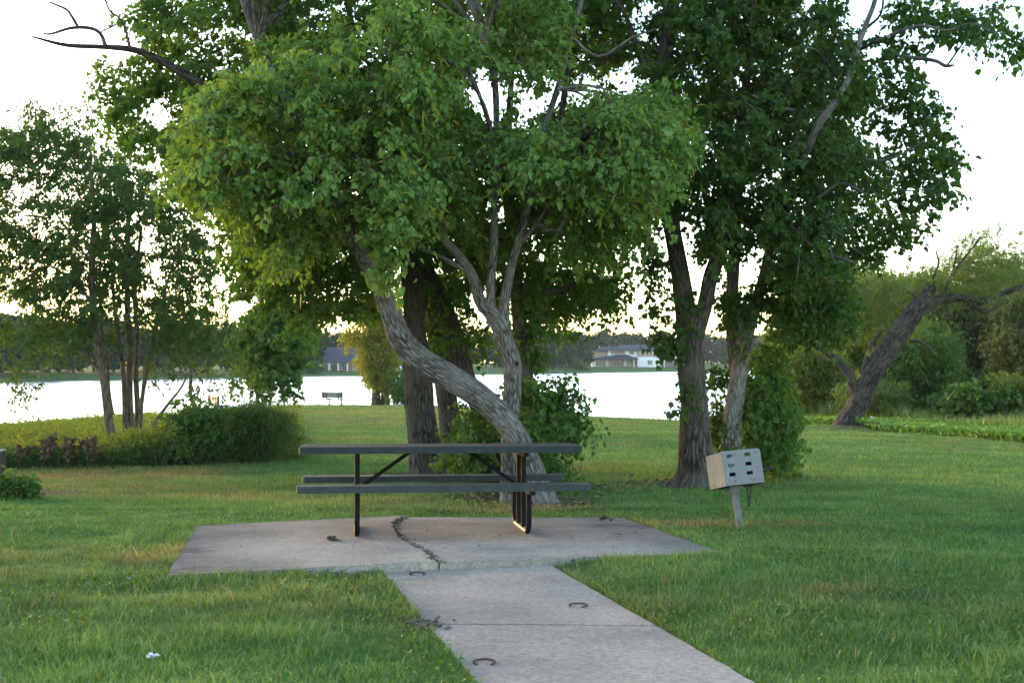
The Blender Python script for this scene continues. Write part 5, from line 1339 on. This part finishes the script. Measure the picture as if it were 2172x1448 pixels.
# brick house
DB_ = 318
scb, bb_ = house_frame(660, 787, DB_)
HB = empty('brick_house', bb_, 'low red brick house with a wide slate roof and white porch columns across the lake', 'house')
H, _keep = HB, H
sc = scb
hx = lambda px: (px - 660) * scb
hz = lambda py: (787 - py) * scb
hpart('wall', M['brick'], [(664, 792, 768, 792, 2.0, 12), (739, 792, 768, 792, .2, 1.9)])
hip('roof', 655, 796, 690, 765, 767.5, 736, -1.0, 13)
hpart('eaves_board', M['render_white'], [(656, 795, 767.9, 770, -.85, -.7)])
for xc in (661, 680, 699, 718, 737.5): hpart('column', M['render_white'], [(xc - 1.2, xc + 1.2, 770, 788, -.7, -.42)])
for (xa, xb, ya, yb, d, n) in ((665, 673, 773, 784, 2.0, 2), (685, 693, 773, 784, 2.0, 2), (701, 713, 773, 785, 2.0, 3), (724, 732, 773, 784, 2.0, 2), (749, 754.5, 773, 782, .2, 1)): win(xa, xb, ya, yb, d, n, 'render_white')
# grey house behind the trunk
scb, bb_ = house_frame(812, 788, 330)
HB = empty('grey_house', bb_, 'small grey house partly hidden between the willow and the dark trunk', 'house'); H = HB; sc = scb
hx = lambda px: (px - 812) * scb
hz = lambda py: (788 - py) * scb
hpart('wall', M['frame'], [(814, 866, 774, 790, 0, 10)]); hip('roof', 810, 870, 824, 856, 774, 757, -.8, 10.8)
for xa in (820, 832): win(xa, xa + 5, 777, 784, 0, 1, 'render_white')
tk = P(846, 783, 326)
T = empty('storage_tank', tk, 'round white tank in front of the small grey house', 'tank')
mb = MB(); tube(mb, np.array([(0, 0, -1), (0, 0, -.2), (0, 0, .7), (0, 0, 1.0)]), np.array([.62, .75, .75, .45]), 16); mb.build('shell', M['render_white'], T, smooth=True)
# white marker post and round bush on the far bank
mk = P(1194, 781, 420); T = empty('marker_post', mk, 'short white post on the far bank left of the white house', 'post')
bm = bmesh.new(); bbox(bm, -.22, .22, -.2, .2, -1.0, .7); bm_obj('shaft', bm, M['render_white'], T)
bm = bmesh.new(); bbox(bm, -.3, .3, -.28, .28, .9, 1.6); bm_obj('cap', bm, M['render_white'], T)

def far_tree(mb, x, y, z, h, w, dense=1.0):
    n = int(26 * dense)
    c = np.stack([x + rng.normal(size=n) * w * .28, y + rng.normal(size=n) * w * .28, z + h * (.18 + .72 * rng.random(n))], -1)
    tp = 1 - ((c[:, 2] - z) / h - .5) ** 2 * 2.2
    c[:, 0] = x + (c[:, 0] - x) * tp
    blobs(mb, c, w * .2, 20, 6, .85, 'round', (.6, 1.4), .2, hang=.1, jitter=.3)
def wood(name, label, items):
    mb = MB()
    for (px, off, h, w) in items:
        D = float(np.interp(px, FS_PX, FS_D)) + off
        x = px2r(px) * D
        far_tree(mb, x, D, -.3, h, w)
        tube(mb, np.array([[x, D, -.8], [x, D, h * .45]]), np.array([.3, .2]), 5, 1, cap=False)
    return tag(mb.build(name, [M['farwood'], M['twig']]), label, 'trees', kind='stuff')
it = [(px + rng.normal() * 8, 12 + rng.random() * 26, rng.uniform(7.5, 11.5), rng.uniform(6, 9)) for px in np.arange(-700, 660, 36)]
wood('far_wood', 'hazy grey wood along the far shore on the left', it)
it = [(px + rng.normal() * 6, 62 + rng.random() * 25, rng.uniform(8, 12), rng.uniform(7, 10)) for px in np.arange(640, 1090, 30)]
wood('far_wood', 'hazy trees behind the brick house on the far shore', it)
it = [(px + rng.normal() * 6, (70 if px < 1225 else 112) + rng.random() * 30, rng.uniform(11.5, 15) * (1.12 if px > 1230 else .95), rng.uniform(9, 13)) for px in np.arange(1080, 1700, 22)]
it += [(px + rng.normal() * 6, 30 + rng.random() * 15, rng.uniform(8, 12), rng.uniform(7, 9)) for px in np.arange(1090, 1212, 20)]
it += [(px, 80, rng.uniform(11, 15), 13) for px in np.arange(1700, 2700, 60)]
wood('far_wood', 'hazy blue-grey wood behind the white house on the far shore', it)
for px_, py_, D_, w_, lab in ((1231, 786, 392, 3.0, 'round green bush on the far bank left of the white house'), (664, 790, 300, 2.2, 'round grey-green bush on the far bank in front of the brick house porch')):
    b0 = P(px_, py_, D_); T = empty('far_bush', b0, lab, 'bush', 'bushes on the far bank')
    mb = MB(); n = 14; c = rng.normal(size=(n, 3)) * [w_ * .5, w_ * .3, w_ * .28] + [0, 0, w_ * .6]
    blobs(mb, c, w_ * .35, 16, 6, .5, 'round', (.4, .9), .2, hang=.1, jitter=.2); mb.build('foliage', [M['shrub'], M['twig']], T)

# ------------------------------------------------------------------ air
HAZE = 0.00011
if HAZE:
    bm = bmesh.new(); bbox(bm, -1500, 1500, -60, 2600, -8, 40)
    t = NT('haze'); t.t.nodes.remove([n_ for n_ in t.t.nodes if n_.type == 'OUTPUT_MATERIAL'][0]); t.out = t.n('ShaderNodeOutputMaterial')
    v = t.n('ShaderNodeVolumePrincipled'); v.inputs['Color'].default_value = (.93, .95, 1, 1); v.inputs['Density'].default_value = HAZE; v.inputs['Anisotropy'].default_value = 0.0
    t.l(v.outputs[0], t.out.inputs['Volume'])
    tag(bm_obj('haze', bm, t.mat), 'thin evening haze over the lake', 'haze', kind='stuff')

for o in bpy.data.objects:
    if '_world' in o.keys(): del o['_world']

# ------------------------------------------------------------------ light
SUN_AZ, SUN_EL = R(-42), R(9)
w = bpy.data.worlds.new('World'); scene.world = w; w.use_nodes = True
nt = w.node_tree; bg = nt.nodes['Background']
sky = nt.nodes.new('ShaderNodeTexSky'); sky.sky_type = 'NISHITA'; sky.sun_disc = False
sky.sun_elevation = SUN_EL; sky.sun_rotation = SUN_AZ; sky.air_density = 1.0; sky.dust_density = .8; sky.ozone_density = 1.0
nt.links.new(sky.outputs[0], bg.inputs[0]); bg.inputs[1].default_value = .15
sd = bpy.data.lights.new('sun', 'SUN'); sd.energy = .5; sd.angle = R(2.0); sd.color = (1, .56, .27)
so = bpy.data.objects.new('sun', sd); col.objects.link(so)
dv = Vector((math.sin(SUN_AZ) * math.cos(SUN_EL), math.cos(SUN_AZ) * math.cos(SUN_EL), math.sin(SUN_EL)))
so.rotation_euler = dv.to_track_quat('Z', 'Y').to_euler(); so.location = (-30, 30, 20)

cam = bpy.data.cameras.new('camera'); co = bpy.data.objects.new('camera', cam); col.objects.link(co)
cam.sensor_width = 36; cam.lens = F / 2172 * 36; cam.clip_end = 6000; cam.clip_start = .05
co.location = CAM; co.rotation_euler = (math.pi / 2 + PITCH, 0, 0)
cam.dof.use_dof = True; cam.dof.focus_distance = 11.5; cam.dof.aperture_fstop = 4.5
scene.camera = co
scene.view_settings.view_transform = 'Standard'; scene.view_settings.look = 'None'
scene.view_settings.exposure = 2.47; scene.view_settings.gamma = 1
cy = scene.cycles
cy.max_bounces = 8; cy.diffuse_bounces = 5; cy.glossy_bounces = 2; cy.transmission_bounces = 5; cy.volume_bounces = 1; cy.transparent_max_bounces = 8
cy.use_adaptive_sampling = False
cy.use_denoising = True
cy.sample_clamp_indirect = 8
